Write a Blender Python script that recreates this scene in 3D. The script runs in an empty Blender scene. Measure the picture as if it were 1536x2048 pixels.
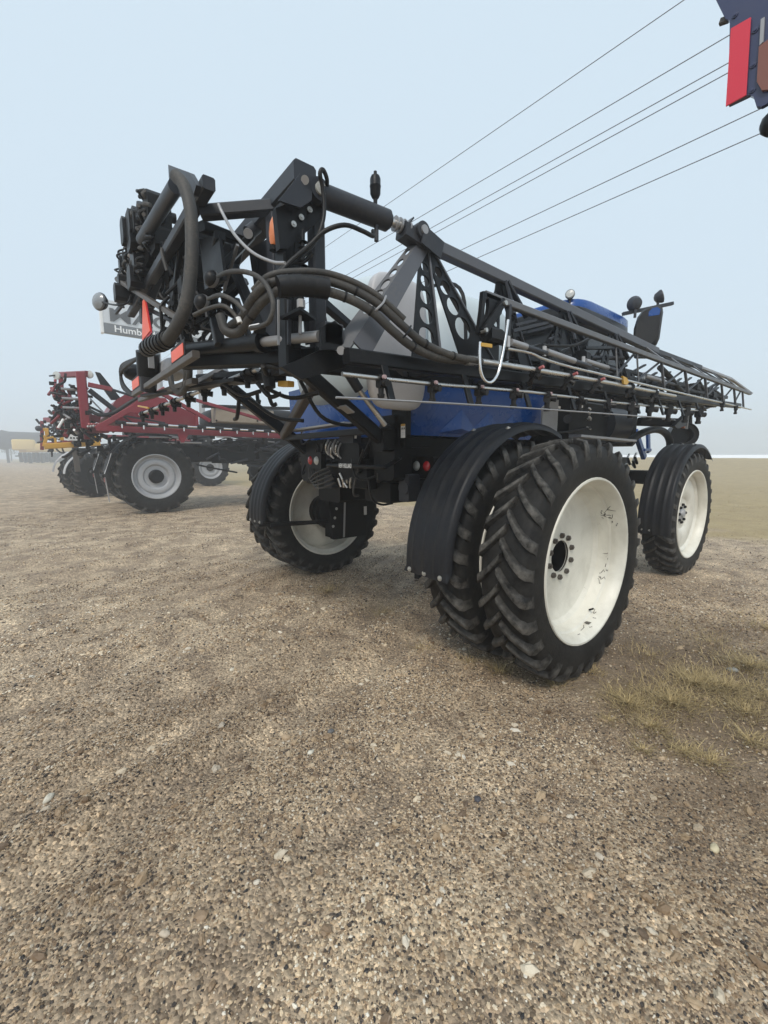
import bpy, math, random
import numpy as np
from mathutils import Vector, Matrix

# ------------------------------------------------------------------ camera, sky, sun, exposure
scene = bpy.context.scene
col = scene.collection
random.seed(7)
RNG = np.random.default_rng(7)

cam_data = bpy.data.cameras.new('camera')
cam = bpy.data.objects.new('camera', cam_data)
col.objects.link(cam)
cam.location = (-3.308, -3.967, 1.80)
cam.rotation_euler = (math.radians(90 - 7.6), 0, math.radians(51.47 - 90))
cam_data.sensor_fit = 'HORIZONTAL'
cam_data.sensor_width = 36.0
cam_data.lens = 839.0 / 1536.0 * 36.0
cam_data.clip_start = 0.05
cam_data.clip_end = 2000
scene.camera = cam

SUN_EL, SUN_AZ = 48.0, 215.0        # degrees; azimuth counted from +X towards +Y
world = bpy.data.worlds.new('World')
scene.world = world
world.use_nodes = True
wn, wl = world.node_tree.nodes, world.node_tree.links
wn.clear()
w_out = wn.new('ShaderNodeOutputWorld')
w_sky = wn.new('ShaderNodeTexSky'); w_sky.sky_type = 'NISHITA'; w_sky.sun_disc = False
w_sky.sun_elevation = math.radians(SUN_EL); w_sky.sun_rotation = math.radians(90 - SUN_AZ)
w_sky.air_density = 1.0; w_sky.dust_density = 4.0; w_sky.ozone_density = 1.0
w_bg = wn.new('ShaderNodeBackground'); w_bg.inputs['Strength'].default_value = 0.06
w_cloud = wn.new('ShaderNodeBackground')                       # the even overcast deck above the fog
w_cloud.inputs['Color'].default_value = (0.715, 0.855, 0.965, 1); w_cloud.inputs['Strength'].default_value = 0.80
w_mix = wn.new('ShaderNodeMixShader'); w_mix.inputs[0].default_value = 0.82
wl.new(w_sky.outputs[0], w_bg.inputs['Color'])
wl.new(w_bg.outputs[0], w_mix.inputs[1]); wl.new(w_cloud.outputs[0], w_mix.inputs[2])
wl.new(w_mix.outputs[0], w_out.inputs['Surface'])

sun_data = bpy.data.lights.new('sun', 'SUN')
sun_data.energy = 1.5; sun_data.angle = math.radians(14); sun_data.color = (1.0, 0.94, 0.85)
sun = bpy.data.objects.new('sun', sun_data); col.objects.link(sun)
_d = Vector((math.cos(math.radians(SUN_EL)) * math.cos(math.radians(SUN_AZ)),
             math.cos(math.radians(SUN_EL)) * math.sin(math.radians(SUN_AZ)), math.sin(math.radians(SUN_EL))))
sun.rotation_euler = _d.to_track_quat('Z', 'Y').to_euler()

vs = scene.view_settings
vs.view_transform = 'Standard'; vs.look = 'None'; vs.exposure = 0.48; vs.gamma = 1.0; vs.use_curve_mapping = False
cy = scene.cycles
cy.max_bounces = 7; cy.diffuse_bounces = 3; cy.glossy_bounces = 3; cy.transmission_bounces = 5
cy.transparent_max_bounces = 8; cy.volume_bounces = 4; cy.caustics_reflective = False; cy.caustics_refractive = False
cy.sample_clamp_indirect = 4.0; cy.use_denoising = True

# ------------------------------------------------------------------ materials
def nodes_of(name):
    m = bpy.data.materials.new(name); m.use_nodes = True
    nt = m.node_tree
    return m, nt, nt.nodes['Principled BSDF']

def noise(nt, scale, detail=4, rough=0.55, coord=None, dist=0.0):
    n = nt.nodes.new('ShaderNodeTexNoise'); n.inputs['Scale'].default_value = scale
    n.inputs['Detail'].default_value = detail; n.inputs['Roughness'].default_value = rough
    n.inputs['Distortion'].default_value = dist
    if coord is not None: nt.links.new(coord, n.inputs['Vector'])
    return n

def ramp(nt, src, p0, p1, c0=(0, 0, 0, 1), c1=(1, 1, 1, 1)):
    r = nt.nodes.new('ShaderNodeValToRGB'); e = r.color_ramp.elements
    e[0].position = p0; e[1].position = p1; e[0].color = c0; e[1].color = c1
    nt.links.new(src, r.inputs[0]); return r

def mixc(nt, fac, a, b):
    m = nt.nodes.new('ShaderNodeMix'); m.data_type = 'RGBA'
    for sock, v in ((m.inputs[0], fac), (m.inputs[6], a), (m.inputs[7], b)):
        if isinstance(v, (int, float)): sock.default_value = v
        elif isinstance(v, tuple): sock.default_value = (*v, 1) if len(v) == 3 else v
        else: nt.links.new(v, sock)
    return m.outputs[2]

def coords(nt, kind='Object'):
    return nt.nodes.new('ShaderNodeTexCoord').outputs[kind]

DUST = (0.20, 0.17, 0.135)
def painted(name, c, rough=0.45, dust=0.25, metal=0.0, scale=3.0, bump=0.15, dustcol=DUST, spec=0.5, coat=0.0):
    """painted or moulded surface: base colour, blotchy dust, fine scuffs, uneven gloss"""
    m, nt, b = nodes_of(name); co = coords(nt)
    n1 = noise(nt, scale, 6, 0.62, co, 0.4); n2 = noise(nt, scale * 14, 4, 0.6, co)
    f = nt.nodes.new('ShaderNodeMath'); f.operation = 'MULTIPLY'
    r1 = ramp(nt, n1.outputs[0], 0.42, 0.72); r2 = ramp(nt, n2.outputs[0], 0.35, 0.7)
    nt.links.new(r1.outputs[0], f.inputs[0]); nt.links.new(r2.outputs[0], f.inputs[1])
    g = nt.nodes.new('ShaderNodeMath'); g.operation = 'MULTIPLY'; g.inputs[1].default_value = dust
    nt.links.new(f.outputs[0], g.inputs[0])
    cc = mixc(nt, g.outputs[0], c, dustcol)
    nt.links.new(cc, b.inputs['Base Color'])
    rr = nt.nodes.new('ShaderNodeMapRange'); rr.inputs['To Min'].default_value = max(0.05, rough - 0.10)
    rr.inputs['To Max'].default_value = min(1, rough + 0.22)
    nt.links.new(n1.outputs[0], rr.inputs['Value']); nt.links.new(rr.outputs[0], b.inputs['Roughness'])
    b.inputs['Metallic'].default_value = metal
    b.inputs['Specular IOR Level'].default_value = spec
    b.inputs['Coat Weight'].default_value = coat; b.inputs['Coat Roughness'].default_value = 0.12
    if bump:
        bp = nt.nodes.new('ShaderNodeBump'); bp.inputs['Strength'].default_value = bump; bp.inputs['Distance'].default_value = 0.003
        nt.links.new(n2.outputs[0], bp.inputs['Height']); nt.links.new(bp.outputs[0], b.inputs['Normal'])
    return m

MT = {}
MT['black'] = painted('black_paint', (0.004, 0.0045, 0.006), 0.34, 0.07, spec=0.22)
MT['dark'] = painted('chassis_black', (0.004, 0.004, 0.0045), 0.45, 0.07, scale=5, spec=0.2)
MT['char'] = painted('charcoal_paint', (0.022, 0.025, 0.033), 0.38, 0.14, spec=0.36)
MT['slate_lit'] = painted('slate_lit_paint', (0.085, 0.090, 0.105), 0.40, 0.20, spec=0.45)  # charcoal lightened: lit tone of top rail and truss legs put into the colour
MT['worn'] = painted('worn_rail', (0.13, 0.132, 0.14), 0.38, 0.30, metal=0.2, scale=7)
MT['pale'] = painted('pale_pink_knob', (0.42, 0.30, 0.31), 0.45, 0.2)
MT['dullamber'] = painted('dull_amber_lens', (0.20, 0.075, 0.055), 0.3, 0.15)
MT['grey'] = painted('weathered_grey_steel', (0.33, 0.33, 0.34), 0.36, 0.35, metal=0.35, scale=6)
MT['steel'] = painted('stainless_tube', (0.62, 0.61, 0.59), 0.24, 0.30, metal=0.95, scale=8, bump=0.05)
MT['chrome'] = painted('bright_steel', (0.80, 0.80, 0.80), 0.14, 0.12, metal=1.0, scale=9, bump=0.03)
MT['zinc'] = painted('zinc_bolt', (0.50, 0.50, 0.48), 0.35, 0.3, metal=0.8, scale=20)
MT['hose'] = painted('dusty_hose', (0.040, 0.038, 0.036), 0.58, 0.6, scale=5, dustcol=(0.17, 0.15, 0.12))
MT['hoseb'] = painted('black_hose', (0.007, 0.007, 0.008), 0.40, 0.14, scale=9, spec=0.3)
MT['plas'] = painted('black_plastic', (0.008, 0.008, 0.009), 0.38, 0.10, scale=7, spec=0.3)
MT['fend'] = painted('fender_plastic', (0.009, 0.010, 0.013), 0.42, 0.12, scale=4, bump=0.25, spec=0.26)
MT['blue'] = painted('blue_paint', (0.0005, 0.056, 0.26), 0.22, 0.05, coat=0.10, scale=2.5, bump=0.03)
MT['red'] = painted('red_paint', (0.20, 0.009, 0.020), 0.38, 0.30, scale=2.0, bump=0.05)
MT['yellow'] = painted('yellow_paint', (0.55, 0.30, 0.03), 0.45, 0.35, scale=2.0)
MT['cream'] = None
MT['hazeyellow'] = painted('haze_yellow_paint', (0.72, 0.50, 0.13), 0.5, 0.1)  # yellow paled further, some of the fog's haze put into the colour
MT['silver'] = painted('silver_wheel_paint', (0.42, 0.43, 0.45), 0.42, 0.35, metal=0.25, scale=3)
MT['tan'] = painted('dusty_tan_tank', (0.34, 0.29, 0.225), 0.6, 0.6, scale=4, dustcol=(0.20, 0.15, 0.10))
MT['orange'] = painted('orange_reflector', (0.85, 0.10, 0.03), 0.35, 0.06)
MT['redref'] = painted('red_reflector', (0.62, 0.03, 0.06), 0.35, 0.05)
MT['white'] = painted('white_plate', (0.75, 0.75, 0.74), 0.45, 0.10)
MT['amber'] = painted('amber_lens', (0.62, 0.18, 0.05), 0.25, 0.10, coat=0.5)
MT['brass'] = painted('yellow_fitting', (0.62, 0.36, 0.05), 0.38, 0.15)
MT['redlens'] = painted('red_lens', (0.42, 0.012, 0.02), 0.15, 0.05, coat=0.6)
MT['lens'] = painted('clear_lens', (0.48, 0.49, 0.47), 0.12, 0.06, coat=0.7)
MT['lampglass'] = painted('dusty_lamp_glass', (0.24, 0.26, 0.28), 0.2, 0.1, coat=0.3)
MT['pink'] = painted('pale_red_cap', (0.42, 0.12, 0.12), 0.45, 0.15)
MT['bronze'] = painted('primer_brown_plate', (0.075, 0.064, 0.055), 0.42, 0.35, scale=5)
MT['navy'] = painted('navy_paint', (0.028, 0.036, 0.095), 0.28, 0.12, coat=0.3)
MT['wire'] = painted('power_cable', (0.10, 0.105, 0.115), 0.6, 0.0, bump=0)  # cable grey lightened to carry the fog's paling in its colour
MT['text'] = painted('white_lettering', (0.80, 0.80, 0.80), 0.5, 0.05, bump=0)
MT['lightgrey'] = painted('pale_grey_panel', (0.50, 0.51, 0.53), 0.45, 0.15)
MT['signgrey'] = painted('grey_sign_face', (0.075, 0.085, 0.095), 0.5, 0.1)
MT['signlight'] = painted('pale_sign_face', (0.56, 0.59, 0.62), 0.5, 0.1)

def rubber():
    m, nt, b = nodes_of('tyre_rubber'); co = coords(nt)
    n1 = noise(nt, 4, 7, 0.65, co, 0.5); n2 = noise(nt, 55, 4, 0.6, co); n3 = noise(nt, 14, 5, 0.7, co)
    geo = nt.nodes.new('ShaderNodeAttribute'); geo.attribute_name = 'wear'          # worn, dusty lug faces
    r1 = ramp(nt, n1.outputs[0], 0.40, 0.75)
    base = mixc(nt, r1.outputs[0], (0.0035, 0.0035, 0.004), (0.018, 0.0165, 0.0145))
    k = nt.nodes.new('ShaderNodeMath'); k.operation = 'MULTIPLY'
    r3 = ramp(nt, n3.outputs[0], 0.34, 0.66)
    nt.links.new(r3.outputs[0], k.inputs[0]); nt.links.new(geo.outputs['Fac'], k.inputs[1])
    cc = mixc(nt, k.outputs[0], base, (0.115, 0.108, 0.098))
    nt.links.new(cc, b.inputs['Base Color'])
    b.inputs['Roughness'].default_value = 0.60; b.inputs['Specular IOR Level'].default_value = 0.22
    bp = nt.nodes.new('ShaderNodeBump'); bp.inputs['Strength'].default_value = 0.35; bp.inputs['Distance'].default_value = 0.004
    nt.links.new(n2.outputs[0], bp.inputs['Height']); nt.links.new(bp.outputs[0], b.inputs['Normal'])
    return m
MT['rubber'] = rubber()

def cream():
    m, nt, b = nodes_of('cream_wheel_paint'); co = coords(nt)
    n1 = noise(nt, 2.5, 6, 0.65, co, 0.3); n2 = noise(nt, 9, 6, 0.7, co, 1.2); n3 = noise(nt, 60, 3, 0.6, co)
    r1 = ramp(nt, n1.outputs[0], 0.45, 0.78)
    c1 = mixc(nt, r1.outputs[0], (0.74, 0.72, 0.64), (0.52, 0.50, 0.43))
    r2 = ramp(nt, n2.outputs[0], 0.66, 0.76)
    g = nt.nodes.new('ShaderNodeMath'); g.operation = 'MULTIPLY'; g.inputs[1].default_value = 0.55
    nt.links.new(r2.outputs[0], g.inputs[0])
    c2 = mixc(nt, g.outputs[0], c1, (0.21, 0.18, 0.13))
    nt.links.new(c2, b.inputs['Base Color'])
    b.inputs['Roughness'].default_value = 0.42
    bp = nt.nodes.new('ShaderNodeBump'); bp.inputs['Strength'].default_value = 0.10; bp.inputs['Distance'].default_value = 0.002
    nt.links.new(n3.outputs[0], bp.inputs['Height']); nt.links.new(bp.outputs[0], b.inputs['Normal'])
    return m
MT['cream'] = cream()

def tankmat():
    m, nt, b = nodes_of('milky_tank_plastic'); co = coords(nt)
    n1 = noise(nt, 1.3, 5, 0.6, co)
    c = mixc(nt, n1.outputs[0], (0.56, 0.62, 0.64), (0.44, 0.51, 0.54))
    nt.links.new(c, b.inputs['Base Color']); b.inputs['Roughness'].default_value = 0.38
    b.inputs['Subsurface Weight'].default_value = 0.25; b.inputs['Subsurface Radius'].default_value = (0.05, 0.06, 0.06)
    return m
MT['tank'] = tankmat()

def glassmat():
    m, nt, b = nodes_of('dark_cab_glass')
    b.inputs['Base Color'].default_value = (0.012, 0.014, 0.017, 1); b.inputs['Roughness'].default_value = 0.08; b.inputs['Specular IOR Level'].default_value = 0.35
    return m
MT['glass'] = glassmat()

# ------------------------------------------------------------------ mesh helpers
def V(*a): return np.array(a, float)
def nrm(v):
    v = np.asarray(v, float); l = np.linalg.norm(v); return v / l if l > 1e-9 else v

def smooth_path(pts, k=6):
    """Catmull-Rom through the points"""
    P = [np.asarray(p, float) for p in pts]
    if len(P) < 3: return P
    Q = [2 * P[0] - P[1]] + P + [2 * P[-1] - P[-2]]; out = []
    for i in range(1, len(Q) - 2):
        a, b, c, d = Q[i - 1:i + 3]
        for j in range(k):
            t = j / k
            out.append(0.5 * ((2 * b) + (c - a) * t + (2 * a - 5 * b + 4 * c - d) * t * t + (3 * b - a - 3 * c + d) * t ** 3))
    out.append(P[-1]); return out

class MB:
    """collects shapes that become ONE mesh object"""
    def __init__(s): s.v = []; s.f = []; s.wear = None
    def add(s, vs_, fs):
        o = len(s.v); s.v += [tuple(map(float, p)) for p in vs_]; s.f += [tuple(i + o for i in f) for f in fs]; return s
    def loft(s, rings, cap=True, closed=True):
        n = len(rings[0]); o = len(s.v)
        for r in rings: s.v += [tuple(map(float, p)) for p in r]
        for i in range(len(rings) - 1):
            for j in range(n if closed else n - 1):
                k = (j + 1) % n
                s.f.append((o + i * n + j, o + i * n + k, o + (i + 1) * n + k, o + (i + 1) * n + j))
        if cap:
            s.f.append(tuple(o + j for j in reversed(range(n)))); s.f.append(tuple(o + (len(rings) - 1) * n + j for j in range(n)))
        return s
    def bar(s, a, b, w, h=None, up=(0, 0, 1), ch=0.12, w2=None, h2=None):
        """rectangular bar a->b with chamfered edges; w sideways, h along 'up'"""
        a, b = np.asarray(a, float), np.asarray(b, float); h = w if h is None else h
        d = nrm(b - a); u = np.asarray(up, float); u = u - d * (u @ d)
        if np.linalg.norm(u) < 1e-4: u = V(1, 0, 0) - d * d[0]
        u = nrm(u); r = np.cross(d, u); rings = []
        for p, ww, hh in ((a, w, h), (b, w2 or w, h2 or h)):
            c = ch * min(ww, hh)
            x, y = ww / 2, hh / 2
            prof = [(-x + c, -y), (x - c, -y), (x, -y + c), (x, y - c), (x - c, y), (-x + c, y), (-x, y - c), (-x, -y + c)]
            rings.append([p + r * i + u * j for i, j in prof])
        return s.loft(rings)
    def box(s, c, size, ch=0.06):
        c = np.asarray(c, float); x, y, z = size
        return s.bar(c - V(x / 2, 0, 0), c + V(x / 2, 0, 0), y, z, (0, 0, 1), ch)
    def tube(s, pts, r, n=10, sm=5, cap=True, r2=None):
        P = smooth_path(pts, sm) if sm else [np.asarray(p, float) for p in pts]
        m = len(P); t0 = nrm(P[1] - P[0]); u = np.cross(t0, V(0, 0, 1))
        if np.linalg.norm(u) < 1e-3: u = np.cross(t0, V(1, 0, 0))
        u = nrm(u); rings = []
        for i, p in enumerate(P):
            t = nrm(P[min(i + 1, m - 1)] - P[max(i - 1, 0)])
            u = nrm(u - t * (u @ t)); w = np.cross(t, u)
            rr = r if r2 is None else r + (r2 - r) * i / (m - 1)
            rings.append([p + (u * math.cos(a) + w * math.sin(a)) * rr for a in (2 * math.pi * j / n for j in range(n))])
        return s.loft(rings, cap)
    def cyl(s, a, b, r, r2=None, n=16):
        return s.tube([a, b], r, n, 0, True, r2)
    def lathe(s, prof, o, ax, n=32, a0=0.0, a1=2 * math.pi, cap=False):
        """prof: (radius, offset along ax) pairs"""
        o = np.asarray(o, float); ax = nrm(ax)
        u = np.cross(ax, V(0, 0, 1)); u = nrm(u) if np.linalg.norm(u) > 1e-3 else V(1, 0, 0)
        w = np.cross(ax, u); full = abs(a1 - a0 - 2 * math.pi) < 1e-6
        m = n if full else n + 1; rings = []
        for j in range(m):
            a = a0 + (a1 - a0) * j / n; d = u * math.cos(a) + w * math.sin(a)
            rings.append([o + d * r + ax * h for r, h in prof])
        k = len(prof); b = len(s.v)
        for r in rings: s.v += [tuple(map(float, p)) for p in r]
        for j in range(n):
            j2 = (j + 1) % m
            for i in range(k - 1):
                s.f.append((b + j * k + i, b + j2 * k + i, b + j2 * k + i + 1, b + j * k + i + 1))
        return s
    def ball(s, c, r, n=12, sq=(1, 1, 1), zc=None):
        c = np.asarray(c, float); rings = []
        for i in range(n // 2 + 1):
            a = math.pi * i / (n // 2); z = -math.cos(a); q = max(math.sin(a), 1e-3)
            rings.append([c + V(math.cos(b) * q * r * sq[0], math.sin(b) * q * r * sq[1], z * r * sq[2]) for b in (2 * math.pi * j / n for j in range(n))])
        return s.loft(rings)
    def poly(s, pts, thick, nrmv=None):
        """flat polygon given thickness"""
        P = [np.asarray(p, float) for p in pts]
        if nrmv is None: nrmv = nrm(np.cross(P[1] - P[0], P[2] - P[0]))
        d = np.asarray(nrmv) * thick / 2; n = len(P)
        return s.add([p - d for p in P] + [p + d for p in P],
                     [tuple(reversed(range(n))), tuple(range(n, 2 * n))] + [(i, (i + 1) % n, n + (i + 1) % n, n + i) for i in range(n)])
    def build(s, name, mat, parent=None, sharp=35, loc=None, bevel=0):
        me = bpy.data.meshes.new(name); me.from_pydata(s.v, [], s.f); me.validate(); me.update()
        return link(name, me, mat, parent, sharp, loc, s.wear)

def link(name, me, mat, parent=None, sharp=35, loc=None, wear=None):
    if sharp is not None and len(me.polygons):
        me.polygons.foreach_set('use_smooth', [True] * len(me.polygons))
        try: me.set_sharp_from_angle(angle=math.radians(sharp))
        except Exception: pass
    if wear is not None:
        at_ = me.attributes.new('wear', 'FLOAT', 'POINT'); at_.data.foreach_set('value', wear)
    m = MT[mat] if isinstance(mat, str) else mat
    if m and not me.materials: me.materials.append(m)
    o = bpy.data.objects.new(name, me); col.objects.link(o)
    if parent is not None: o.parent = parent
    if loc is not None: o.location = loc
    return o

def empty(name, loc=(0, 0, 0), rz=0.0, parent=None):
    o = bpy.data.objects.new(name, None); col.objects.link(o); o.location = loc; o.rotation_euler = (0, 0, rz)
    o.empty_display_size = 0.2
    if parent is not None: o.parent = parent
    return o

def tag(o, label, cat=None, group=None, kind=None):
    o['label'] = label
    if cat: o['category'] = cat
    if group: o['group'] = group
    if kind: o['kind'] = kind
    return o

def copy_tree(o, parent=None):
    c = o.copy(); col.objects.link(c); c.parent = parent
    for ch in list(o.children): copy_tree(ch, c)
    return c

def perforated(outline, holes, thick):
    """flat sheet with holes, in its own x-y plane -> mesh data.  holes: (x, y, rx, ry, angle)"""
    cu = bpy.data.curves.new('tmp', 'CURVE'); cu.dimensions = '2D'; cu.fill_mode = 'BOTH'; cu.extrude = thick / 2
    def spl(pts):
        sp = cu.splines.new('POLY'); sp.points.add(len(pts) - 1); sp.use_cyclic_u = True
        for q, (x, y) in zip(sp.points, pts): q.co = (x, y, 0, 1)
    spl(outline)
    for x, y, rx, ry, an in holes:
        c_, s_ = math.cos(an), math.sin(an)
        spl([(x + rx * math.cos(t) * c_ - ry * math.sin(t) * s_, y + rx * math.cos(t) * s_ + ry * math.sin(t) * c_)
             for t in (2 * math.pi * i / 20 for i in range(20))])
    ob = bpy.data.objects.new('tmp', cu); me = bpy.data.meshes.new_from_object(ob)
    bpy.data.objects.remove(ob); bpy.data.curves.remove(cu); return me

def text_mesh(body, size, thick=0.004, bold=0.0, shear=0.0, space=1.0):
    cu = bpy.data.curves.new('tmp', 'FONT'); cu.body = body; cu.size = size; cu.extrude = thick / 2; cu.offset = bold
    cu.align_x = 'CENTER'; cu.align_y = 'CENTER'; cu.shear = shear; cu.space_character = space; cu.resolution_u = 4
    ob = bpy.data.objects.new('tmp', cu); me = bpy.data.meshes.new_from_object(ob)
    bpy.data.objects.remove(ob); bpy.data.curves.remove(cu); return me

def frame_mat(o, x, y):
    x = nrm(x); y = np.asarray(y, float); y = nrm(y - x * (y @ x)); z = np.cross(x, y)
    return Matrix(((x[0], y[0], z[0], o[0]), (x[1], y[1], z[1], o[1]), (x[2], y[2], z[2], o[2]), (0, 0, 0, 1)))

# ------------------------------------------------------------------ ground, field, road, haze
CAMX, CAMY = -3.308, -3.967
def gravel_ground():
    m, nt, b = nodes_of('gravel_ground'); co = coords(nt)
    big = noise(nt, 0.35, 5, 0.6, co, 0.6); mid = noise(nt, 2.2, 6, 0.65, co, 0.3); fine = noise(nt, 38, 5, 0.7, co)
    vor = nt.nodes.new('ShaderNodeTexVoronoi'); vor.inputs['Scale'].default_value = 75; nt.links.new(co, vor.inputs['Vector'])
    vor2 = nt.nodes.new('ShaderNodeTexVoronoi'); vor2.inputs['Scale'].default_value = 30; nt.links.new(co, vor2.inputs['Vector'])
    c0 = mixc(nt, ramp(nt, big.outputs[0], 0.35, 0.68).outputs[0], (0.49, 0.38, 0.262), (0.64, 0.52, 0.375))
    c1 = mixc(nt, ramp(nt, mid.outputs[0], 0.38, 0.66).outputs[0], (0.27, 0.205, 0.145), c0)
    # every pebble of the texture has its own shade
    sv = nt.nodes.new('ShaderNodeSeparateColor'); nt.links.new(vor.outputs['Color'], sv.inputs[0])
    peb = ramp(nt, sv.outputs[0], 0.0, 1.0); e = peb.color_ramp.elements
    e[0].color = (0.30, 0.26, 0.22, 1); e[1].color = (2.0, 1.9, 1.75, 1)
    for p, v in ((0.2, 0.65), (0.55, 1.0), (0.82, 1.25)):
        q = peb.color_ramp.elements.new(p); q.color = (v, v * 0.98, v * 0.95, 1)
    mul = nt.nodes.new('ShaderNodeMix'); mul.data_type = 'RGBA'; mul.blend_type = 'MULTIPLY'; mul.inputs[0].default_value = 0.85
    nt.links.new(c1, mul.inputs[6]); nt.links.new(peb.outputs[0], mul.inputs[7])
    # bare brown soil where the grass grows and in damp hollows
    dm = nt.nodes.new('ShaderNodeVectorMath'); dm.operation = 'DISTANCE'; dm.inputs[1].default_value = (0.55, -3.35, 0); nt.links.new(co, dm.inputs[0])
    dn = nt.nodes.new('ShaderNodeMath'); dn.operation = 'MULTIPLY_ADD'; dn.inputs[1].default_value = 2.6; nt.links.new(noise(nt, 1.6, 6, 0.7, co, 0.6).outputs[0], dn.inputs[0]); nt.links.new(dm.outputs['Value'], dn.inputs[2])
    sm_ = nt.nodes.new('ShaderNodeMapRange'); sm_.inputs['From Min'].default_value = 3.3; sm_.inputs['From Max'].default_value = 2.1; nt.links.new(dn.outputs[0], sm_.inputs['Value'])
    soil = mixc(nt, ramp(nt, fine.outputs[0], 0.35, 0.7).outputs[0], (0.13, 0.090, 0.055), (0.25, 0.18, 0.115))
    mulo = mixc(nt, sm_.outputs[0], mul.outputs[2], soil)
    # dry grass field beyond the lot
    sep = nt.nodes.new('ShaderNodeSeparateXYZ'); nt.links.new(co, sep.inputs[0])
    def lin(ax, ay, c):
        a = nt.nodes.new('ShaderNodeMath'); a.operation = 'MULTIPLY'; a.inputs[1].default_value = ax; nt.links.new(sep.outputs[0], a.inputs[0])
        d = nt.nodes.new('ShaderNodeMath'); d.operation = 'MULTIPLY_ADD'; d.inputs[1].default_value = ay
        nt.links.new(sep.outputs[1], d.inputs[0]); nt.links.new(a.outputs[0], d.inputs[2])
        e_ = nt.nodes.new('ShaderNodeMath'); e_.operation = 'ADD'; e_.inputs[1].default_value = c; nt.links.new(d.outputs[0], e_.inputs[0])
        return e_
    side = lin(FIELD[0], FIELD[1], FIELD[2])
    wob = nt.nodes.new('ShaderNodeMath'); wob.operation = 'MULTIPLY_ADD'; wob.inputs[1].default_value = 5.0
    nbig = noise(nt, 0.5, 6, 0.65, co); nt.links.new(nbig.outputs[0], wob.inputs[0]); nt.links.new(side.outputs[0], wob.inputs[2])
    gf = nt.nodes.new('ShaderNodeMapRange'); gf.inputs['From Min'].default_value = 2.2; gf.inputs['From Max'].default_value = 3.4
    nt.links.new(wob.outputs[0], gf.inputs['Value'])
    gn = noise(nt, 1.2, 8, 0.75, co, 0.8)
    gcol = mixc(nt, ramp(nt, gn.outputs[0], 0.3, 0.7).outputs[0], (0.32, 0.235, 0.12), (0.56, 0.44, 0.225))
    gcol = mixc(nt, ramp(nt, fine.outputs[0], 0.3, 0.7).outputs[0], (0.27, 0.20, 0.10), gcol)
    fin = mixc(nt, gf.outputs[0], mulo, gcol)
    nt.links.new(fin, b.inputs['Base Color'])
    wet = nt.nodes.new('ShaderNodeMapRange'); wet.inputs['To Min'].default_value = 0.55; wet.inputs['To Max'].default_value = 0.9
    nt.links.new(mid.outputs[0], wet.inputs['Value']); nt.links.new(wet.outputs[0], b.inputs['Roughness'])
    b.inputs['Specular IOR Level'].default_value = 0.35
    hs = nt.nodes.new('ShaderNodeMath'); hs.operation = 'MULTIPLY_ADD'; hs.inputs[1].default_value = -0.9
    nt.links.new(vor.outputs['Distance'], hs.inputs[0]); nt.links.new(fine.outputs[0], hs.inputs[2])
    h2 = nt.nodes.new('ShaderNodeMath'); h2.operation = 'MULTIPLY_ADD'; h2.inputs[1].default_value = -0.7
    nt.links.new(vor2.outputs['Distance'], h2.inputs[0]); nt.links.new(hs.outputs[0], h2.inputs[2])
    bp = nt.nodes.new('ShaderNodeBump'); bp.inputs['Strength'].default_value = 0.8; bp.inputs['Distance'].default_value = 0.012
    nt.links.new(h2.outputs[0], bp.inputs['Height']); nt.links.new(bp.outputs[0], b.inputs['Normal'])
    return m
FIELD = (0.99, 0.12, -8.0)         # the lot ends where this is positive (a line in plan)

def hills(x, y):
    """gentle unevenness of the lot: soft humps, old wheel ruts, a bank rising to the road"""
    z = 0.018 * np.sin(x * 0.9 + 1.1) * np.sin(y * 0.7 + 0.4) + 0.010 * np.sin(x * 2.3 + y * 1.7) + 0.009 * np.sin(x * 5.1 - y * 3.3) * np.sin(y * 4.4 + 1) + 0.006 * np.sin(x * 9.7 + 2.1 * np.sin(y * 5.3)) * np.sin(y * 11.3 + 1.7 * np.sin(x * 4.1))
    for off, dep, wd in ((2.1, 0.050, 0.15), (2.75, 0.040, 0.12), (3.4, 0.022, 0.10), (4.3, 0.055, 0.18), (5.2, 0.048, 0.17), (7.4, 0.045, 0.24), (9.0, 0.05, 0.3), (0.9, 0.018, 0.12)):
        u = (y - CAMY) - off - 0.42 * (x - CAMX) + 0.25 * np.sin(x * 0.8 + off)
        z -= dep * np.exp(-(u / wd) ** 2) - 0.5 * dep * np.exp(-((u - wd * 1.6) / wd) ** 2)
    near = np.exp(-(((x) / 1.2) ** 2)) ; z *= 1 - 0.7 * np.clip(near * (np.abs(np.abs(y) - 1.9) < 0.9), 0, 1)
    s = 0.99 * x + 0.12 * y - 34.0
    z = z + 1.66 * np.clip(s / 22.0, 0, 1) ** 1.3
    return z

RUTS = ((2.1, 0.050, 0.15), (2.75, 0.040, 0.12), (3.4, 0.022, 0.10), (4.3, 0.055, 0.18), (5.2, 0.048, 0.17), (7.4, 0.045, 0.24), (9.0, 0.05, 0.3), (0.9, 0.018, 0.12))
def lane(x, y):
    """1 in the middle of an old wheel track, 0 outside"""
    m = np.zeros_like(x)
    for off, dep, wd in RUTS:
        u = (y - CAMY) - off - 0.42 * (x - CAMX) + 0.25 * np.sin(x * 0.8 + off); m = np.maximum(m, np.exp(-(u / (wd * 1.3)) ** 2))
    return m

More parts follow.
